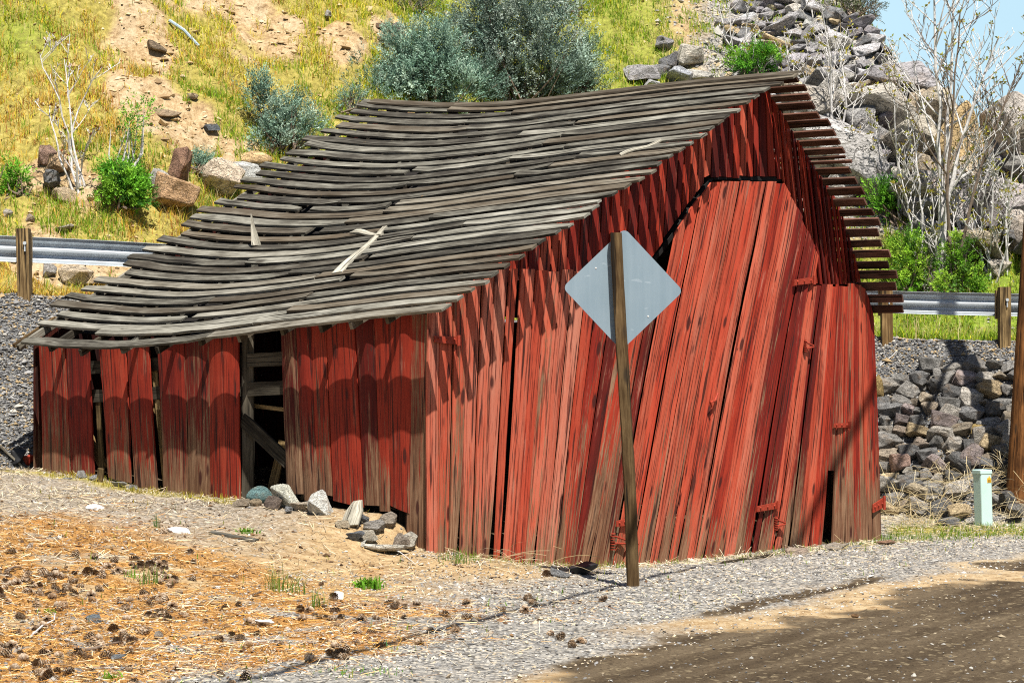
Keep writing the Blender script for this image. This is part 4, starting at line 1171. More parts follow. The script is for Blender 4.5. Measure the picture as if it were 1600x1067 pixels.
# stones along the side wall and about the yard
NEAR = [(405, 770, 40, 30, (.16, .27, .27), 'smooth blue green oval stone at the gap in the side wall', ROUND), (450, 768, 52, 42, (.74, .71, .60), 'white lichen crusted boulder leaning at the side wall', CLIFF),
        (427, 787, 30, 22, (.19, .15, .125), 'brown stone between the blue green and white ones', ROCKS), (399, 786, 20, 13, (.42, .33, .22), 'small tan stone under the blue green one', ROUND), (377, 787, 28, 14, (.33, .27, .2), 'flat brown stone at the foot of the wall opening', SLABS),
        (503, 788, 46, 38, (.78, .74, .66), 'jagged cream white rock beside the chipped board', CLIFF), (474, 792, 40, 16, (.55, .47, .36), 'low cream stone left of the jagged white rock', SLABS), (455, 797, 22, 12, (.3, .31, .32), 'small grey stone in front of the white boulder', ROCKS),
        (602, 846, 84, 30, (.60, .57, .49), 'broad pale slab of old footing near the barn corner', SLABS), (606, 813, 30, 24, (.40, .34, .27), 'buff footing stone under the long thin plank', ROCKS), (628, 822, 28, 24, (.36, .3, .24), 'brown footing stone right beside the corner board', ROCKS),
        (636, 846, 34, 26, (.52, .48, .40), 'pale blocky footing stone at the base of the corner board', ROCKS), (575, 838, 34, 18, (.50, .45, .36), 'buff footing stone left of the broad pale slab', ROCKS), (566, 812, 22, 16, (.22, .23, .24), 'dark grey stone right of the chipped board', ROCKS), (556, 838, 30, 14, (.22, .24, .27), 'slate blue stone in front of the footing slab', SLABS), (536, 818, 26, 12, (.5, .42, .3), 'tan chip of stone below the chipped board', SLABS), (586, 822, 36, 18, (.38, .35, .31), 'grey footing stone above the pale slab', ROCKS),
        (127, 742, 20, 13, (.38, .37, .35), 'small pale stone at the second board of the side wall', ROCKS), (150, 747, 20, 10, (.4, .4, .4), 'pale rounded stone beside the stub in the wall gap', ROUND), (107, 745, 16, 7, (.4, .41, .42), 'tiny flat white stone at the far wall end', SLABS),
        (186, 757, 26, 9, (.45, .44, .4), 'flat whitish stone under the third board', SLABS), (207, 761, 18, 8, (.3, .3, .3), 'grey chip under the narrow fourth board', SLABS),
        (147, 966, 26, 14, (.25, .29, .32), 'blue grey flat stone among pine cones in the foreground', SLABS), (248, 993, 14, 14, (.42, .37, .31), 'round pale pebble among pine cones', ROUND), (876, 895, 34, 13, (.28, .28, .28), 'grey flat stone at the foot of the front wall', SLABS),
        (190, 1026, 34, 9, (.3, .33, .34), 'grey flat stone near the bottom edge gravel', SLABS), (1252, 862, 50, 9, (.45, .36, .28), 'long pinkish flat stone under the right front wall', SLABS), (1312, 855, 46, 10, (.42, .37, .3), 'flat buff stone under the split at the right front wall', SLABS),
        (1335, 856, 24, 8, (.38, .38, .38), 'grey flat stone beside the buff one under the wall', SLABS), (1384, 848, 32, 7, (.42, .25, .16), 'reddish flat stone at the right barn corner', SLABS), (1482, 815, 38, 14, (.2, .2, .2), 'dark stone in the weeds left of the pedestal', ROCKS),
        (1336, 962, 12, 7, (.34, .2, .1), 'small brown pebble on the wet road edge', ROUND)]
for px, py, w, h, c, lb, pr in NEAR: prock(px, py, w, h, tuple(min(.85, v * 1.2) for v in c), lb, 'stone', 'stone', pr, .8, 11, 36, .12, .18)

# timber and litter on the ground
def ground_plank(x0, y0, x1, y1, w, name, label, cat='board', m=M_GREY, h0=.03, h1=.03, th=.025, tip=1):
    a = hit(x0, y0, 11, 36); b = hit(x1, y1, 11, 36); a[2] += h0; b[2] += h1
    d = (b - a) / np.linalg.norm(b - a); x = np.cross(d, (0, 0, 1)); x /= np.linalg.norm(x); nn = np.cross(x, d)
    mb = MB(); A = []; B = []
    for f in np.linspace(0, 1, 6):
        p = a + (b - a) * f; ww = w / 2 * (1 + (tip - 1) * f) * RNG.uniform(.9, 1.08); A.append(p - x * ww); B.append(p + x * ww)
    mb.board(A, B, nn, th, .004, 2); o = mb.build(name, m, None, a); return tag(o, label, cat)
ground_plank(482, 784, 672, 806, .06, 'thin_plank', 'long thin grey plank lying along the foot of the side wall to the corner', h0=.08, h1=.10)
ground_plank(330, 833, 402, 846, .16, 'wood_slab', 'flat weathered wood slab half buried in pine needles', h0=.02, h1=.02, th=.05)
ground_plank(1130, 880, 1205, 868, .04, 'thin_stick', 'thin stick lying at the foot of the big door', 'stick', M_DARK, .02, .02)
ground_plank(-15, 704, 36, 731, .12, 'pale_plank', 'pale plank end sticking in at the left edge beside dark scrap', h0=.16, h1=.02, m=M_PALE)
a = hit(534, 822, 20, 30); mb = MB()
mb.board([a + [-.02, 0, 0.], a + [.03, .10, .14], a + [.10, .16, .235]], [a + [.16, -.02, .02], a + [.2, .08, .15], a + [.19, .15, .25]], (-.2, -.8, .5), .025, .004, 2)
tag(mb.build('chipped_board', M_PALE, None, a), 'short chipped grey board leaning on stones by the side wall', 'board')
a = hit(155, 752, 24, 31); mb = MB(); mb.tube([a + [0, 0, -.05], a + [.02, -.02, .14]], [.04, .035], 7); tag(mb.build('wood_stub', M_POST, None, a), 'short round wooden stub standing in the wall gap', 'stub')
def lump(px, py, w, h, m, name, label, cat, prot=None, y1=36):
    o = prock(px, py, w, h, (1, 1, 1), label, cat, name, prot or SLABS, .7, 11, y1, .2, .1)
    me = o.data.copy(); me.materials.clear(); me.materials.append(m); o.data = me; return o
lump(910, 891, 54, 18, M_BLACK, 'rubber_scrap', 'crumpled black rubber scrap at the foot of the front wall', 'scrap')
lump(28, 716, 26, 24, M_BLACK, 'metal_scrap', 'black scrap lump behind the pale plank at the left edge', 'scrap', CLIFF)
lump(44, 722, 22, 16, M_RUST, 'red_scrap', 'dull red scrap piece beside the black lump at the left edge', 'scrap')
for x, y, w, h, lb in ((280, 829, 34, 9, 'crumpled white litter strip above the wood slab'), (412, 974, 36, 9, 'flat white plastic scrap among foreground cones'), (530, 931, 18, 12, 'small torn white paper on the middle slope'), (547, 788, 8, 8, 'tiny white chip behind the chipped board'), (150, 793, 30, 6, 'long pale litter strip high on the slope')):
    lump(x, y, w, h, M_WHITE, 'litter_scrap', lb, 'litter')
p = hit(265, 41, 38, 62); q = hit(311, 79, 38, 62); mb = MB(); mb.tube([p + [0, 0, .08], (p + q) / 2 + [0, -.05, .12], q + [0, 0, .06]], .028, 7)
tag(mb.build('metal_rod', M_BAR, None, q), 'pale blue metal rod lying down the bare soil slope', 'rod')
def stick(pts, r, label, m=M_BARK):
    P = [hit(x, y, 11, 36) + [0, 0, .02 + .015 * (i % 2)] for i, (x, y) in enumerate(pts)]
    mb = MB(); mb.tube(P, list(np.linspace(r, r * .4, len(P))), 6); tag(mb.build('twig', m, None, P[0]), label, 'twig')
stick([(48, 998), (66, 985), (85, 972), (86, 966)], .008, 'forked pale twig among cones at the left')
stick([(130, 1020), (150, 1020), (172, 1010), (190, 1010)], .012, 'dark curved twig near the bottom left gravel', M_BARKD)
stick([(8, 896), (20, 893), (34, 889)], .01, 'short dark twig at the left edge', M_BARKD)
stick([(332, 902), (345, 905), (362, 911)], .008, 'thin curved twig on the middle needles', M_BARKD)
stick([(604, 858), (625, 868), (650, 885)], .008, 'pale bent twig below the corner of the barn')
stick([(1375, 574), (1395, 560), (1402, 551)], .008, 'pale twig lying on the gravel above the stone bank')

# ------------------------------------------------------------------ small plants, built from blades
def blades(P, H, W, col, lean=.35, seg=2, rs=None, lean_dir=None):
    """P (n,3) roots; each blade a bent strip of `seg` quads ending in a narrow tip"""
    r = rs or NP; n = len(P)
    ang = r.uniform(0, 2 * np.pi, n); ld = np.stack([np.cos(ang), np.sin(ang), np.zeros(n)], -1)
    if lean_dir is not None: ld = ld * .6 + lean_dir; 
    la = np.abs(r.normal(0, lean, n))
    wa = r.uniform(0, np.pi, n); wd = np.stack([np.cos(wa), np.sin(wa), np.zeros(n)], -1) * (np.asarray(W) / 2).reshape(-1, 1)
    H = np.asarray(H).reshape(-1, 1)
    def pt(f):
        q = la[:, None] * f * f
        return P + ld * H * np.sin(q) * f + np.array([0, 0, 1.]) * H * f * np.cos(q * .8)
    V = []; C = []
    for s in range(seg):
        f0, f1 = s / seg, (s + 1) / seg
        w0, w1 = 1 - f0 * .8, 1 - f1 * .85
        a, b = pt(f0), pt(f1)
        V.append(np.stack([a - wd * w0, a + wd * w0, b + wd * w1, b - wd * w1], 1)); C.append(np.repeat(col[:, None], 4, 1))
    return np.concatenate(V).reshape(-1, 3), np.concatenate(C).reshape(-1, 3)

def pal(n, cols, jit=.2, r=None):
    r = r or NP; cols = np.array(cols); c = cols[r.integers(0, len(cols), n)]
    return np.clip(c * r.uniform(1 - jit, 1 + jit, (n, 1)), 0, 1)

# hillside grass
def hill_pts(n, x0, x1, y0, y1):
    X = NP.uniform(x0, x1, n); Y = NP.uniform(y0, y1, n); Z = ground_h(X, Y)
    ty = np.interp(X, TOX, TOY); cy = np.interp(X, CRX, CRY)
    return X, Y, Z, ty, cy
n = 760000
X, Y, Z, ty, cy = hill_pts(n, -10.5, 10.5, 31, 56)
PX, PY = 800 + F * X / Y, H0 - F * (Z - CZ) / Y
hidden = (PX > 560) & (PX < 1200) & (PY > 240 - .0 * PX) & (Y > cy)      # thin out where the barn always stands in front
bare = hill_bare(PX, PY, X, Y)
cl = fbm(X * 3.4, Y * 3.4, 51, 4); cl2 = fbm(X * .6, Y * .6, 57, 3)
dens = np.clip((cl - .33) * 4.0, 0.12, 1) * (1 - .965 * bare)
dens = np.where(bare > .5, dens * (cl > .56) * 2 + .003, dens)
keep = (Y > cy + .7) & (NP.random(n) < dens) & ~(hidden & (NP.random(n) < .8)) & (PY > -140) & (PX > -220) & (PX < 1850)
keep &= ~((Y < ty) & (Y > cy + 3) & (X < 4))
X, Y, Z, PX, PY, cl, cl2 = [a[keep] for a in (X, Y, Z, PX, PY, cl, cl2)]
n = len(X); P = np.stack([X, Y, Z - .02], -1)
yel = pal(n, [(.72, .60, .03), (.66, .61, .045), (.76, .65, .14), (.55, .55, .03)])
oli = pal(n, [(.42, .45, .04), (.32, .38, .025), (.48, .46, .06)])
grn = pal(n, [(.22, .36, .025), (.30, .42, .03), (.16, .28, .02)])
ora = pal(n, [(.70, .46, .06), (.60, .34, .06), (.74, .56, .14), (.44, .21, .07)])
wg = np.clip(.12 + sm(.46, .62, cl2) + .55 * sm(540, 640, PX) * (PX < 1200) + 1.3 * sm(1320, 1380, PX) * sm(180, 300, PY) + .75 * np.exp(-(((PX - 30) / 70) ** 2 + ((PY - 55) / 50) ** 2)) + .35 * sm(860, 960, PX) * (PX < 1200), 0, 1)
wo = np.clip(.75 * (1 - sm(240, 520, PX)) * sm(60, 160, PY) + .5 * np.exp(-(((PX - 125) / 45) ** 2 + ((PY - 40) / 60) ** 2)) + .25 * (PX < 560), 0, .85)
stem_ = NP.random(n) < .06
u = NP.random((n, 3))
col = np.where((u[:, 0] < .55)[:, None], yel, oli)
col = np.where((u[:, 1] < wo)[:, None], ora, col)
col = np.where((u[:, 2] < wg * .8)[:, None], grn, col)
hgt = NP.uniform(.05, .22, n) * (.6 + .9 * cl); wid = NP.uniform(.010, .024, n)
hgt = np.where(stem_, hgt * 1.9, hgt); wid = np.where(stem_, wid * .5, wid); col = np.where(stem_[:, None], pal(n, [(.74, .62, .34), (.58, .44, .20)]), col)
V, Cc = blades(P, hgt, wid, col, .95, 2)
numpy_mesh('hillside_grass', V, 4, M_BLADE, Cc, 'stuff')

# gravel stones: squashed octahedra
OCT = np.array([(1, 0, 0), (0, 1, 0), (-1, 0, 0), (0, -1, 0), (0, 0, 1), (0, 0, -1)], float)
OF = np.array([(0, 1, 4), (1, 2, 4), (2, 3, 4), (3, 0, 4), (1, 0, 5), (2, 1, 5), (3, 2, 5), (0, 3, 5)])
def pebbles(name, P, S, col, kind='stuff'):
    n = len(P); a = NP.uniform(0, 6.28, n); sc_ = np.stack([S * NP.uniform(.7, 1.3, n), S * NP.uniform(.6, 1.1, n), S * NP.uniform(.35, .75, n)], -1)
    v = OCT[None] * NP.uniform(.75, 1.2, (n, 6, 1)) * sc_[:, None]
    tl = NP.normal(0, .3, (n, 1)); v[:, :, 2] += v[:, :, 0] * tl
    x = v[:, :, 0] * np.cos(a)[:, None] - v[:, :, 1] * np.sin(a)[:, None]; y = v[:, :, 0] * np.sin(a)[:, None] + v[:, :, 1] * np.cos(a)[:, None]
    v = np.stack([x, y, v[:, :, 2]], -1) + P[:, None]
    V = v[:, OF].reshape(-1, 3); C = np.repeat(col[:, None], 24, 1).reshape(-1, 3)
    return numpy_mesh(name, V, 3, M_DRY, C, kind)
def near_pts(n, x0=-6.8, x1=8.5, y0=12, y1=36):
    X = NP.uniform(x0, x1, n); Y = y0 + (y1 - y0) * NP.random(n) ** 1.25; s = (X - .245) * -.883 + (Y - 16.3) * .469
    sw = (X - C0[0]) * WD[0] + (Y - C0[1]) * WD[1]; tu = (X - C0[0]) * UD[0] + (Y - C0[1]) * UD[1]
    al = (X - .245) * .469 + (Y - 16.3) * .883
    out = ~((sw > -.05) & (sw < 8.3) & (tu > -.03) & (tu < 6.2)) & (Y < np.interp(X, CRX, CRY) - 2.2) & (X < .225 * Y) & (X > -.262 * Y)
    return X, Y, s, sw, tu, al, out
GC = [(.30, .29, .275), (.21, .205, .20), (.42, .40, .36), (.54, .51, .45), (.15, .147, .145), (.50, .41, .28), (.38, .31, .22)]
X, Y, s, sw, tu, al, out = near_pts(210000)
nzp = fbm(X * .8, Y * .8, 41)
w_ = np.where(s < .2, .06, np.where(s < 1.2, .3, np.where(s < 5.0, .75 * (nzp > .38), .08)))
k = out & (NP.random(len(X)) < w_)
P = np.stack([X, Y, ground_h(X, Y) + .002], -1)[k]
pebbles('gravel', P, NP.gamma(2.0, .0032, len(P)) + .004, pal(len(P), GC, .25) * np.where((P[:, 0] - .245) * -.883 + (P[:, 1] - 16.3) * .469 < .2, .62, 1.)[:, None])
# gravel of the embankment faces
n = 42000; X = np.concatenate([NP.uniform(-7.6, -3.6, n), NP.uniform(4.2, 8.6, n)]); cy = np.interp(X, CRX, CRY); Y = cy - NP.uniform(-.3, 2.6, 2 * n)
sw = (X - C0[0]) * WD[0] + (Y - C0[1]) * WD[1]; tu = (X - C0[0]) * UD[0] + (Y - C0[1]) * UD[1]
k = ~((sw > -.15) & (sw < 8.4) & (tu > -.1) & (tu < 6.2)); X, Y = X[k], Y[k]
P = np.stack([X, Y, ground_h(X, Y) + .004], -1)
pebbles('embankment_gravel', P, NP.gamma(2., .0055, len(P)) + .006, pal(len(P), [(.17, .17, .17), (.12, .12, .125), (.24, .235, .23), (.36, .34, .30), (.10, .095, .09), (.33, .24, .13)], .25))
# clods and scree on bare soil slope
X, Y, Z, ty, cy = hill_pts(90000, -10.5, 10, 36, 56); PX, PY = 800 + F * X / Y, H0 - F * (Z - CZ) / Y
k = (Y > cy + 1.0) & (PY > -120) & (NP.random(len(X)) < np.where(Y > ty, .05 + (.38 + .37 * (PX > 1000)) * hill_bare(PX, PY, X, Y), .06)) & ~((PX > 560) & (PX < 1150) & (PY > 180))
P = np.stack([X, Y, Z], -1)[k]; pxk = PX[k]
colr = np.where((pxk > 1020)[:, None], pal(len(P), [(.3, .29, .28), (.2, .195, .2), (.42, .4, .36), (.45, .36, .22)]), pal(len(P), [(.46, .34, .19), (.38, .26, .14), (.52, .41, .25), (.28, .19, .10)]))
pebbles('scree', P, NP.gamma(1.3, .018, len(P)) + .008, colr)

# pine needles and straw
X, Y, s, sw, tu, al, out = near_pts(290000)
nzp = fbm(X * .8, Y * .8, 41); nz2p = fbm(X * 2.6, Y * 2.6, 43)
w_ = sm(1.2, 3.0, s + (nzp - .5) * 3) * (1 - sm(7.0, 9.6, s + (nzp - .5) * 2.5)) * (1 - sm(2.0, 6.5, al + (nzp - .5) * 4)) * np.where(nz2p > .37, 1, .3)
k = out & (NP.random(len(X)) < w_ * .8 + .0)
X, Y = X[k], Y[k]; n = len(X); Z = ground_h(X, Y)
def litter_quads(X, Y, Z, L, W, lift, tilt=.12):
    n = len(X); a = NP.uniform(0, np.pi, n); d = np.stack([np.cos(a), np.sin(a), NP.normal(0, tilt, n)], -1) * (L / 2)[:, None]
    w = np.stack([-np.sin(a), np.cos(a), NP.normal(0, .4, n)], -1) * (W / 2)[:, None]
    p = np.stack([X, Y, Z + lift], -1)
    return np.stack([p - d - w, p + d - w, p + d + w, p - d + w], 1).reshape(-1, 3)
V = litter_quads(X, Y, Z, NP.uniform(.06, .17, n), NP.uniform(.0025, .0045, n), NP.uniform(.004, .03, n))
numpy_mesh('pine_needles', V, 4, M_DRY, np.repeat(pal(n, [(.60, .31, .08), (.46, .21, .05), (.68, .42, .15), (.30, .12, .035), (.80, .68, .45), (.58, .28, .06), (.70, .50, .25), (.09, .05, .025), (.16, .08, .03)], .2)[:, None], 4, 1).reshape(-1, 3), 'stuff')
X, Y, s, sw, tu, al, out = near_pts(170000)
nzp = fbm(X * 1.1, Y * 1.1, 61)
w_ = sm(3.6, 5.5, s) * .6 * sm(.34, .55, nzp) * (.35 + .65 * sm(6.5, 8.5, s)) + .5 * np.exp(-((tu + .6) / .5) ** 2) * (sw > -.5) * (sw < 8) + .04 * (s > 1)
w_ = w_ + .9 * np.exp(-((Y - 32.6) / .7) ** 2) * (X > 4.6)
k = out & (NP.random(len(X)) < w_); X, Y = X[k], Y[k]; n = len(X); Z = ground_h(X, Y)
V = litter_quads(X, Y, Z, NP.uniform(.05, .22, n), NP.uniform(.003, .006, n), NP.uniform(.004, .03, n), .25)
numpy_mesh('dry_straw', V, 4, M_DRY, np.repeat(pal(n, [(.58, .47, .30), (.46, .37, .24), (.66, .58, .42), (.34, .27, .18), (.40, .36, .30)], .2)[:, None], 4, 1).reshape(-1, 3), 'stuff')

X, Y, s, sw, tu, al, out = near_pts(150000)
nzp = fbm(X * 1.6, Y * 1.6, 47)
w_ = sm(1.4, 3.0, s) * (1 - sm(5, 9, al)) * np.where(s < 8, .34 * sm(.40, .6, nzp) + .06, .05)
k = out & (NP.random(len(X)) < w_); X, Y = X[k], Y[k]; n = len(X); Z = ground_h(X, Y)
pebbles('bark_litter', np.stack([X, Y, Z + .004], -1), NP.gamma(2.0, .0042, n) + .004, pal(n, [(.10, .055, .028), (.16, .09, .045), (.065, .04, .025), (.26, .16, .08), (.20, .17, .14), (.42, .36, .28)], .25))
X, Y, s, sw, tu, al, out = near_pts(90000)
k = out & (s > 5.5) & (NP.random(len(X)) < .30); X, Y = X[k], Y[k]; n = len(X); Z = ground_h(X, Y)
pebbles('soil_crumbs', np.stack([X, Y, Z + .002], -1), NP.gamma(1.6, .004, n) + .003, pal(n, [(.34, .27, .18), (.24, .19, .13), (.45, .40, .32), (.30, .29, .27), (.55, .50, .42)], .25))

# green sprouts along the walls and in the yard
X, Y, s, sw, tu, al, out = near_pts(260000)
nzp = fbm(X * 2.6, Y * 2.6, 43); n3 = fbm(X * 5, Y * 5, 83)
PYp = H0 - F * (base_h(X, Y) - CZ) / Y; PXp = 800 + F * X / Y
w_ = .5 * np.exp(-((tu + .55) / .35) ** 2) * (n3 > .52) * (sw > -.3) * (sw < 8) + 1.0 * np.exp(-((sw + .28) / .16) ** 2) * (tu > 2.4) * (tu < 5.4) + .8 * (PXp > 1365) * np.exp(-((PYp - 828) / 10) ** 2) * (n3 > .42) + .035 * (n3 > .62) * (s > 1.2)
k = out & (NP.random(len(X)) < w_); X, Y, tuk, swk = X[k], Y[k], tu[k], sw[k]; n = len(X); Z = ground_h(X, Y)
col = pal(n, [(.13, .24, .02), (.2, .3, .025), (.28, .32, .04), (.09, .18, .02)])
col = np.where(((swk < 0) & (tuk > 2.2))[:, None], pal(n, [(.38, .30, .03), (.28, .27, .03), (.45, .36, .06)]), col)
V, Cc = blades(np.stack([X, Y, Z], -1), NP.uniform(.02, .09, n), NP.uniform(.006, .014, n), col, .6, 2)
numpy_mesh('ground_sprouts', V, 4, M_BLADE, Cc, 'stuff')
def tuft(px, py, h, nb, cols, name, label, cat, spread=.06, w=.009, lean=.5, y1=36):
    p = hit(px, py, 11, y1); P = p + np.concatenate([NP.normal(0, spread, (nb, 2)), np.full((nb, 1), -.01)], 1)
    V, Cc = blades(P, h * NP.uniform(.45, 1.05, nb), np.full(nb, w), pal(nb, cols), lean, 3)
    o = numpy_mesh(name, V, 4, M_BLADE, Cc, None, None, p); return tag(o, label, cat)
G = [(.10, .19, .03), (.15, .25, .03), (.20, .26, .06)]; BG = [(.12, .30, .02), (.18, .36, .03)]
tuft(232, 910, .17, 40, G, 'grass_tuft', 'wide grass tuft among needles and cones on the left slope', 'grass tuft', .08)
tuft(204, 902, .12, 18, BG, 'grass_tuft', 'small grass tuft just left of the wide one', 'grass tuft', .03)
tuft(431, 922, .30, 40, G + [(.4, .34, .1)], 'grass_tuft', 'tallest grass tuft in the middle of the slope', 'grass tuft', .05)
tuft(460, 926, .20, 30, G + [(.4, .34, .1)], 'grass_tuft', 'thin grass tuft right beside the tallest one', 'grass tuft', .06)
tuft(497, 948, .22, 22, G, 'grass_tuft', 'sparse upright grass tuft on the lower middle slope', 'grass tuft', .04)
tuft(244, 824, .14, 16, [(.10, .17, .05)], 'grass_tuft', 'lone dark grass tuft high on the needle slope', 'grass tuft', .015)
tuft(565, 1048, .04, 120, BG, 'grass_patch', 'bright low grass patch near the bottom edge', 'grass patch', .13, .008)
tuft(384, 832, .07, 60, BG, 'green_sprout', 'bright sprout right behind the wood slab', 'plant', .04, .02, .9)
tuft(574, 917, .12, 110, BG, 'leafy_weed', 'bright leafy weed standing alone on the straw slope', 'weed', .05, .03, 1.0)
tuft(172, 1062, .08, 26, BG, 'green_sprout', 'bright sprout at the bottom edge beside the gravel', 'plant', .03, .02, .9)
tuft(75, 956, .05, 26, BG, 'green_sprout', 'small bright sprout among cones near the left edge', 'plant', .03, .02, .9)
tuft(598, 1012, .08, 20, [(.1, .28, .1)], 'green_sprout', 'bluish green sprout above the low grass patch', 'plant', .03, .014, .7)
tuft(708, 878, .16, 60, G, 'grass_tuft', 'grass tuft at the front wall beside the barn corner', 'grass tuft', .10)
tuft(1460, 720, .01, 4, G, 'green_sprout', 'tiny sprout between stones of the bank', 'plant', .02)
# dry straw weeds: long bent strands
def strands(p, n, L, spread, cols, up=.8, w=.004):
    V = []; C = []; cc = pal(n, cols)
    for i in range(n):
        a = NP.uniform(0, 6.28); el = NP.uniform(.15, up); d = np.array([math.cos(a) * math.cos(el), math.sin(a) * math.cos(el) * .6, math.sin(el)])
        q = p + np.array([NP.normal(0, spread), NP.normal(0, spread * .5), 0]); l = L * NP.uniform(.4, 1.1); pts = []
        cv = NP.normal(0, .5, 3)
        for f in np.linspace(0, 1, 6): pts.append(q + d * l * f + cv * l * .3 * f * f + np.array([0, 0, -.35 * l * f * f]))
        for k in range(5):
            o = np.array([0, 0, w]) if abs(d[2]) < .75 else np.array([w, 0, 0])
            V += [pts[k], pts[k + 1], pts[k + 1] + o, pts[k] + o]; C += [cc[i]] * 4
    return np.array(V), np.array(C)
ST = [(.62, .50, .28), (.52, .40, .20), (.70, .60, .40), (.44, .34, .2)]
def weed(px, py, n, L, spread, label, up=.9):
    p = hit(px, py, 11, 36.0); V, C = strands(p, n, L, spread, ST, up); o = numpy_mesh('dry_weed', V, 4, M_DRY, C, None, None, p); tag(o, label, 'dry weed')
weed(795, 885, 45, .65, .16, 'tangle of straw weed at the foot of the front wall', 1.1)
weed(612, 792, 40, .4, .16, 'straw tuft on the thin plank at the side wall', 1.2)
weed(482, 779, 20, .25, .06, 'dry curled weed beside the white lichened boulder', 1.2)
weed(1360, 860, 30, .3, .2, 'dry weed by the right barn corner', .9)
VV = []; CC = []
for k in range(22):
    px = RNG.uniform(1400, 1640); py = RNG.uniform(735, 822) if px > 1460 else RNG.uniform(790, 822)
    p = hit(px, py, 29, 38, 900) + [0, -.12, .03]; v, c = strands(p, 26, RNG.uniform(.4, .9), .14, ST, 1.2, .005); VV.append(v); CC.append(c)
numpy_mesh('dry_grass', np.concatenate(VV), 4, M_DRY, np.concatenate(CC), 'stuff')

# ------------------------------------------------------------------ pine cones
def cone_mesh(seed):
    r = random.Random(seed); mb = []; C = []; n = 74
    for i in range(n):
        f = (i + .5) / n; z = -.5 + f; rad = math.sqrt(max(0, 1 - (2 * abs(f - .42)) ** 2 * .8)) * .36; a = i * 2.39996
        op = .30 * (1 - f * .55) * r.uniform(.8, 1.2)
        c = np.array([math.cos(a) * rad * .45, math.sin(a) * rad * .45, z - .04]); o = np.array([math.cos(a), math.sin(a), .55 - .1 * f]) * op; s = np.array([-math.sin(a), math.cos(a), 0]) * .10
        tip = c + o; base = (.075, .04, .02); tc = (.26, .17, .10) if r.random() < .6 else (.42, .33, .24)
        mb += [c - s * .5, c + s * .5, tip + s, tip - s]; C += [base, base, tc, tc]
        mb += [tip - s, tip + s, tip + s * .4 + o * .2 + [0, 0, .03], tip - s * .4 + o * .2 + [0, 0, .03]]; C += [tc] * 4
    return np.array(mb), np.array(C)
cones = []
rr = random.Random(77); CN = []
def cone_w(px, py):
    w_ = .12
    if py > 930 and px < 720: w_ = .55 * (1 if abs(py - 985) < 45 else .6)
    if px < 320 and py > 860: w_ = max(w_, .6)
    if px > 560 and py < 900: w_ = .02
    if px > 720: w_ = .12 if 900 < py < 1010 and px < 960 else .0
    if px > 400 and py > 1020: w_ *= .35
    if py < 830: w_ *= .35 if px < 330 else 0
    return w_
while len(CN) < 298:
    px = rr.uniform(-30, 980); py = rr.uniform(780, 1085)
    if rr.random() > cone_w(px, py): continue
    m_ = rr.choice([1, 1, 1, 2, 3, 5, 8]) if py > 870 else 1
    for _ in range(m_):
        qx, qy = px + rr.gauss(0, 20) * (m_ > 1), py + rr.gauss(0, 7) * (m_ > 1)
        if cone_w(qx, qy) > .01 and len(CN) < 298: CN.append((qx, qy))
protos = []
for k, (px, py) in enumerate(CN):
    P = hit(px, py, 11, 30, 1200)
    if k < 5:
        v, c = cone_mesh(k); o = numpy_mesh('pine_cone', v, 4, M_DRY, c); protos.append(o)
    else: o = protos[k % 5].copy(); link(o)
    s = rr.uniform(.048, .092); o.scale = (s, s, s * rr.uniform(.9, 1.2)); o.location = (P[0], P[1], P[2] + s * rr.uniform(.08, .3))
    o.rotation_euler = (rr.uniform(.7, 2.2), rr.uniform(-.4, .4), rr.uniform(0, 6.28))
    tag(o, 'open brown pine cone lying in the orange needles of the foreground slope', 'pine cone', 'pine cones scattered over the needles')

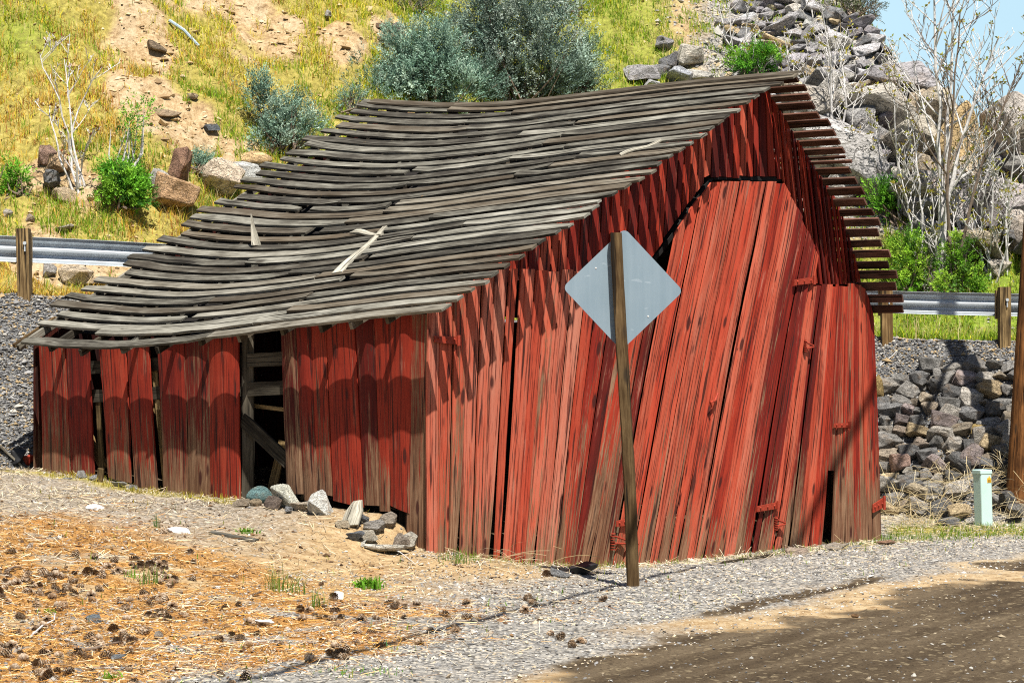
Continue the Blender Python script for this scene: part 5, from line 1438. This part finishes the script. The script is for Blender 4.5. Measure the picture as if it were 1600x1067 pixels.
# ------------------------------------------------------------------ shrubs
def shrub(name, label, cat, base_px, lobes, cols, nper, sprig=.16, leaf=.03, up=.55, nl=14, y0=36, y1=62, stemcol=M_BARKD, group=None, depthk=.9, twigs=26):
    b = hit(base_px[0], base_px[1], y0, y1); T = thing(name, label, cat, b, group); k = b[1] / F
    VV = []; CC = []; mb = MB()
    tot = sum(l[2] * l[3] for l in lobes)
    for (cx, cy, rx, ry) in lobes:
        c = at(cx, cy, b[1]); RX, RZ = rx * k, ry * k; RY = RX * depthk
        n = max(20, int(nper * rx * ry / tot)); c = c + np.array([0, RY * .15, 0])
        nc = max(6, n // 20)
        d = NP.normal(0, 1, (nc, 3)); d /= np.linalg.norm(d, axis=1, keepdims=True); rad = NP.random(nc) ** .42
        rad = rad * NP.uniform(.7, 1.28, nc)
        q0 = c + d * rad[:, None] * np.array([RX, RY, RZ]); ax0 = d * (1 - up) + np.array([0, 0, 1]) * up + NP.normal(0, .15, (nc, 3))
        ci = NP.integers(0, nc, n); cs = sprig * NP.uniform(.35, .95, nc)[ci]
        q = q0[ci] + NP.normal(0, 1, (n, 3)) * cs[:, None] * np.array([.75, .75, .9])
        ax = ax0[ci] + (q - q0[ci]) / (cs[:, None] + .01) * .25 + NP.normal(0, .12, (n, 3)); ax /= np.linalg.norm(ax, axis=1, keepdims=True)
        ctint = NP.uniform(.72, 1.22, nc)[ci]
        L = sprig * NP.uniform(.6, 1.3, n)
        base_c = pal(nc, cols, .1)[ci] * ctint[:, None] * NP.uniform(.85, 1.15, (n, 1))
        for j in range(nl):
            f = (j + NP.random(n)) / nl
            o = NP.normal(0, 1, (n, 3)); o -= ax * np.sum(o * ax, 1, keepdims=True); o /= (np.linalg.norm(o, axis=1, keepdims=True) + 1e-6)
            p = q + ax * (L * f)[:, None] + o * (leaf * .25); ld = (ax * .75 + o * .7) * leaf * NP.uniform(.7, 1.3, (n, 1)); wd = np.cross(ld, o + NP.normal(0, .3, (n, 3))) ; wd = wd / (np.linalg.norm(wd, axis=1, keepdims=True) + 1e-6) * leaf * .22
            VV.append(np.stack([p - wd * .6, p + ld * .6 + wd, p + ld, p + ld * .5 - wd], 1).reshape(-1, 3)); CC.append(np.repeat(base_c[:, None] * NP.uniform(.85, 1.15, (n, 1, 1)), 4, 1).reshape(-1, 3))
        for j in range(max(3, int(twigs * rx * ry / tot))):
            e = q[NP.integers(0, n)]; m = (b + e) / 2 + NP.normal(0, .08, 3) * np.array([1, 1, .5]); s0 = b + np.array([NP.normal(0, .12), NP.normal(0, .1), -.05])
            m = np.array([s0[0] + (e[0] - s0[0]) * .65, s0[1] + (e[1] - s0[1]) * .65, s0[2] + (e[2] - s0[2]) * .4]) + NP.normal(0, .05, 3)
            mb.tube([s0, m, e], [.022, .014, .004], 4)
    numpy_mesh('foliage', np.concatenate(VV), 4, M_LEAF, np.concatenate(CC), None, T)
    mb.build('stems', stemcol, T); return T
SAGE = [(.21, .35, .26), (.30, .45, .34), (.13, .22, .165), (.42, .55, .43)]
SAGE2 = [(.22, .32, .26), (.32, .42, .345), (.14, .20, .16), (.46, .54, .46)]
shrub('sagebrush', 'tallest grey green sagebrush rising behind the middle of the ridge', 'sagebrush', (805, 172), [(770, 45, 68, 60), (842, 50, 62, 58), (800, -5, 85, 45), (745, 95, 52, 52), (800, 125, 80, 42), (866, 105, 52, 48)], SAGE2, 5200, .22, .046)
shrub('sagebrush', 'broad silvery sagebrush sprawling left of the tallest one', 'sagebrush', (675, 172), [(682, 92, 38, 52), (655, 118, 42, 42), (615, 138, 42, 30), (710, 135, 52, 34), (575, 142, 48, 34), (545, 158, 26, 18), (640, 80, 26, 34)], SAGE, 4000, .20, .046)
shrub('sagebrush', 'small rounded sagebrush at the right side of the tallest one', 'sagebrush', (905, 148), [(905, 92, 22, 30), (912, 115, 24, 30), (885, 128, 24, 18)], [(.15, .24, .17), (.22, .33, .23), (.32, .41, .30)], 1000, .18, .042)
shrub('sagebrush', 'single dark stemmed sagebrush on the slope left of the ridge end', 'sagebrush', (438, 238), [(403, 140, 15, 20), (408, 165, 22, 24), (440, 178, 22, 32), (470, 185, 26, 24), (420, 215, 38, 16), (455, 212, 24, 18)], SAGE, 1300, .17, .040, twigs=40)
shrub('sagebrush', 'tiny sagebrush beside rocks at the upper left of the broad one', 'sagebrush', (612, 80), [(612, 66, 20, 16)], SAGE, 260, .12, .03)
shrub('sagebrush', 'low silvery sprig bush touching the ridge end of the roof', 'sagebrush', (548, 175), [(550, 152, 18, 16), (535, 178, 14, 10)], SAGE, 260, .13, .03)
shrub('sagebrush', 'small grey bush tucked behind the left boulder row', 'sagebrush', (312, 268), [(312, 255, 18, 12)], SAGE, 200, .12, .03)
shrub('sagebrush', 'dark twiggy bush at the top edge above the broad sagebrush', 'sagebrush', (650, 22), [(640, 2, 40, 18)], [(.10, .11, .07), (.16, .17, .11), (.2, .23, .16)], 420, .15, .03, y1=70)
shrub('sagebrush', 'olive grey bush at the top edge behind the tallest sagebrush', 'sagebrush', (880, 18), [(880, 4, 36, 18)], SAGE2, 300, .15, .03, y1=70)
LG = [(.11, .34, .03), (.17, .44, .035), (.26, .52, .05), (.06, .19, .025)]
shrub('green_bush', 'bright green leafy bush at the foot of the left bare sapling', 'bush', (185, 322), [(195, 288, 36, 26), (165, 302, 26, 18), (215, 300, 22, 18), (178, 262, 18, 18)], LG, 900, .12, .045, .35)
shrub('green_bush', 'thin twiggy bush with sparse bright leaves above the leafy bush', 'bush', (185, 280), [(205, 192, 22, 18), (222, 180, 20, 14), (190, 215, 14, 20)], LG, 110, .14, .045, .4, 9, twigs=12, stemcol=M_BARK)
shrub('green_bush', 'bright green bush at the far left slope foot', 'bush', (25, 300), [(25, 280, 22, 18), (8, 330, 16, 14)], LG, 300, .12, .04, .4)
GB = [(.17, .38, .03), (.27, .50, .035), (.36, .58, .06), (.09, .20, .03)]
shrub('green_bush', 'round green bush behind the right guardrail near the roof tips', 'bush', (1425, 462), [(1425, 405, 34, 36), (1415, 440, 34, 24), (1450, 432, 26, 26)], GB, 1000, .12, .04, .45)
shrub('green_bush', 'second green bush behind the right guardrail, nearer the post', 'bush', (1495, 462), [(1500, 400, 22, 24), (1490, 440, 32, 24), (1512, 440, 22, 26)], GB, 800, .12, .04, .45)
shrub('grey_bush', 'grey leafless twig bush between the two green ones', 'bush', (1462, 458), [(1460, 408, 24, 30), (1475, 440, 26, 22), (1522, 450, 16, 22)], [(.36, .33, .31), (.46, .43, .41), (.26, .22, .20)], 480, .18, .022, .5, 10, twigs=40)
shrub('green_bush', 'fresh green bush among the talus above the roof peak', 'bush', (1170, 118), [(1170, 95, 42, 22), (1200, 90, 18, 16)], LG, 600, .13, .045, .45)
shrub('green_bush', 'dark overhanging bush on the hilltop beside the sky', 'bush', (1335, 26), [(1325, 2, 36, 20), (1352, 10, 22, 16)], [(.07, .09, .04), (.12, .14, .07), (.2, .17, .12)], 520, .18, .035, .3, y1=70)
shrub('green_bush', 'green bush under the cliff beside the roof tips', 'bush', (1400, 350), [(1400, 318, 34, 26), (1375, 300, 20, 18)], LG, 500, .14, .045, .5)

# ------------------------------------------------------------------ bare saplings
def bare_tree(label, base, tips, r0, nb, seed, group=None, bark=M_BARK, budcol=None, y1=60, L0=.9):
    r = random.Random(seed); b = hit(base[0], base[1], 36, y1); T = thing('bare_tree', label, 'tree', b, group)
    trunk = MB(); br = MB(); BV = []; BC = []
    def bud(p, n=5):
        for _ in range(n):
            a = r.uniform(0, 6.28); e = r.uniform(-.2, 1.2); d = np.array([math.cos(a) * math.cos(e), math.sin(a) * math.cos(e), math.sin(e)]) * r.uniform(.04, .09); w = np.cross(d, (r.random(), r.random(), r.random())); w = w / (np.linalg.norm(w) + 1e-6) * .016
            BV.extend([p, p + d * .5 + w, p + d, p + d * .5 - w]); c = r.choice(budcol or [(.42, .40, .05), (.50, .36, .10), (.34, .36, .06)]); BC.extend([c] * 4)
    def limb(mbx, p, d, L, rad, lev):
        n = 6; pts = [p]; q = p.copy(); dd = d / np.linalg.norm(d); rads = [rad]
        for k in range(n):
            dd = dd + np.array([r.gauss(0, .10), r.gauss(0, .10), r.gauss(0, .05) + (.07 if lev else .02)]); dd /= np.linalg.norm(dd)
            q = q + dd * L / n; pts.append(q.copy()); rads.append(max(.005, rad * (1 - .75 * (k + 1) / n)))
        mbx.tube(pts, rads, 6 if lev == 0 else 5 if lev == 1 else 4)
        if lev >= 1 and r.random() < .22: bud(pts[-1], 3)
        return pts, rads
    def kids(pts, rads, L, lev):
        if lev > 3: return
        cnt = nb if lev == 1 else r.choice([3, 4, 5]) if lev == 2 else r.choice([1, 2, 3])
        for _ in range(cnt):
            f = r.uniform(.28 if lev == 1 else .25, .98); i = min(int(f * (len(pts) - 1)), len(pts) - 2); g = f * (len(pts) - 1) - i
            p = pts[i] * (1 - g) + pts[i + 1] * g; d0 = pts[i + 1] - pts[i]; d0 = d0 / np.linalg.norm(d0)
            a = r.uniform(0, 6.28); s = np.array([math.cos(a), math.sin(a) * .8, r.uniform(-.1, .3)]); an = r.uniform(.5, 1.0)
            d = d0 * math.cos(an) + s * math.sin(an)
            l = L * r.uniform(.28, .5) * (1.15 - .6 * f); ps, rs = limb(br, p, d, l, max(.006, rads[i] * .6), lev)
            kids(ps, rs, l, lev + 1)
    for tx, ty_ in tips:
        dY = r.uniform(-.5, .3); e = at(tx, ty_, b[1] + dY)
        n = 9; bend = np.array([r.gauss(0, .10), r.gauss(0, .1), 0]); pts = []
        s0 = b + np.array([r.gauss(0, .05), r.gauss(0, .05), -.1])
        for k in range(n + 1):
            f = k / n; pts.append(s0 + (e - s0) * f + bend * math.sin(math.pi * f) + np.array([r.gauss(0, .018), r.gauss(0, .018), 0]) * (1 if 0 < k < n else 0))
        L = np.linalg.norm(e - s0); r0_ = r0 * .60; rads = [r0_ * (1 - .8 * k / n) + .004 for k in range(n + 1)]
        trunk.tube(pts, rads, 7); bud(pts[-1], 6); kids(pts, rads, L, 1)
    trunk.build('trunk', bark, T); br.build('branches', bark, T)
    if BV: numpy_mesh('foliage', np.array(BV), 4, M_LEAF, np.array(BC), None, T)  # leaf buds at the branch tips
    return T
bare_tree('left bare white sapling with five thin stems on the grassy slope', (124, 300), [(62, 82), (100, 92), (160, 105), (78, 165), (150, 200)], .028, 4, 1, budcol=[(.22, .06, .02), (.28, .14, .03), (.3, .26, .04)])
bare_tree('tallest bare tree with the wide crown against the sky', (1466, 440), [(1455, -60), (1492, -30), (1560, 60)], .075, 11, 2)
bare_tree('dark limbed bare tree leaning right beside the tallest one', (1490, 445), [(1500, 20), (1595, 100)], .05, 10, 3, bark=M_BARKD)
bare_tree('slender bare sapling straight above the roof tips', (1300, 245), [(1280, -20), (1305, 60)], .035, 7, 4)
bare_tree('white bare sapling in front of the middle of the cliff', (1402, 350), [(1390, 110), (1420, 160)], .034, 8, 5)
bare_tree('short white sapling at the cliff foot left of the tallest tree', (1440, 400), [(1425, 190), (1405, 240)], .03, 7, 6)
bare_tree('forked white sapling under the orange tan crag', (1512, 410), [(1525, 170), (1500, 220)], .034, 8, 7)
bare_tree('white sapling between the orange tan and pale crags', (1542, 420), [(1550, 205), (1530, 250)], .03, 8, 8)
bare_tree('white sapling nearest the utility pole', (1572, 430), [(1588, 195), (1565, 270)], .03, 8, 9)
bare_tree('low sapling thicket stem below the pale crag', (1555, 440), [(1540, 290), (1575, 300), (1520, 330)], .024, 7, 10)
bare_tree('thin sapling behind the roof tips, left of the cliff sapling', (1350, 300), [(1345, 130), (1370, 190)], .026, 7, 11)
bare_tree('small bare sapling standing in the talus left of the roof peak', (1152, 98), [(1142, -10), (1125, 5), (1172, 10)], .022, 4, 12)
bare_tree('low bare sapling beside the fresh green bush in the talus', (1182, 122), [(1180, 50), (1200, 75), (1160, 70)], .018, 4, 13)
bare_tree('pale sapling just behind the roof peak', (1245, 170), [(1225, 50), (1262, 60)], .024, 6, 14)
bare_tree('crooked sapling at the foot of the tallest tree', (1478, 450), [(1470, 280), (1500, 310), (1455, 300)], .026, 7, 15)

# ------------------------------------------------------------------ sky, sun, camera
W = bpy.data.worlds.new('World'); SC.world = W; W.use_nodes = True
nt = W.node_tree; bg = nt.nodes['Background']
sky = nt.nodes.new('ShaderNodeTexSky'); sky.sky_type = 'NISHITA'; sky.sun_disc = False
EL = _el; AZ = math.atan2(.30, -.954)
sky.sun_elevation = EL; sky.sun_rotation = AZ; sky.air_density = 1.0; sky.dust_density = 1.0; sky.ozone_density = 1.2
tcw = nt.nodes.new('ShaderNodeTexCoord'); sx = nt.nodes.new('ShaderNodeSeparateXYZ'); nt.links.new(tcw.outputs['Generated'], sx.inputs[0])
def mr(o, a, b, c=0., d=1.):
    m_ = nt.nodes.new('ShaderNodeMapRange'); m_.interpolation_type = 'SMOOTHSTEP'
    for i_, v_ in enumerate((a, b, c, d)): m_.inputs[i_ + 1].default_value = v_
    nt.links.new(o, m_.inputs[0]); return m_.outputs[0]
mu = nt.nodes.new('ShaderNodeMath'); mu.operation = 'MULTIPLY'
nt.links.new(mr(sx.outputs[2], .12, .42, 1, 0), mu.inputs[0]); nt.links.new(mr(sx.outputs[1], .3, .8), mu.inputs[1])
nz_ = nt.nodes.new('ShaderNodeTexNoise'); nz_.inputs['Scale'].default_value = 5; nz_.inputs['Detail'].default_value = 4; nt.links.new(tcw.outputs['Generated'], nz_.inputs['Vector'])
mu2 = nt.nodes.new('ShaderNodeMath'); mu2.operation = 'MULTIPLY'; nt.links.new(mu.outputs[0], mu2.inputs[0]); nt.links.new(mr(nz_.outputs[0], .25, .7, .75, 1), mu2.inputs[1])
mxw = nt.nodes.new('ShaderNodeMix'); mxw.data_type = 'RGBA'; nt.links.new(mu2.outputs[0], mxw.inputs[0]); nt.links.new(sky.outputs[0], mxw.inputs[6]); mxw.inputs[7].default_value = (7.0, 10.2, 12.0, 1)
nt.links.new(mxw.outputs[2], bg.inputs[0]); bg.inputs[1].default_value = .05
ld = bpy.data.lights.new('sun', 'SUN'); ld.energy = 5.0; ld.angle = math.radians(.53); ld.color = (1, .955, .88)
lo = bpy.data.objects.new('sun', ld); link(lo); lo.rotation_euler = Vector(SUN.tolist()).to_track_quat('-Z', 'Y').to_euler(); lo.location = (10, -15, 30)
cd = bpy.data.cameras.new('camera'); cam = bpy.data.objects.new('camera', cd); link(cam)
cam.location = (0, 0, CZ); cam.rotation_euler = (math.pi / 2, 0, 0)
cd.sensor_fit = 'HORIZONTAL'; cd.sensor_width = 36; cd.lens = F / 1600 * 36; cd.shift_y = (H0 - 533.5) / 1600; cd.clip_start = .1; cd.clip_end = 3000
SC.camera = cam
SC.render.resolution_x = 1024; SC.render.resolution_y = 682
SC.view_settings.view_transform = 'Standard'; SC.view_settings.look = 'None'; SC.view_settings.exposure = .78; SC.view_settings.gamma = 1
SC.cycles.use_denoising = False; SC.cycles.filter_width = 1.1; SC.cycles.adaptive_threshold = .006
SC.cycles.max_bounces = 6; SC.cycles.diffuse_bounces = 1
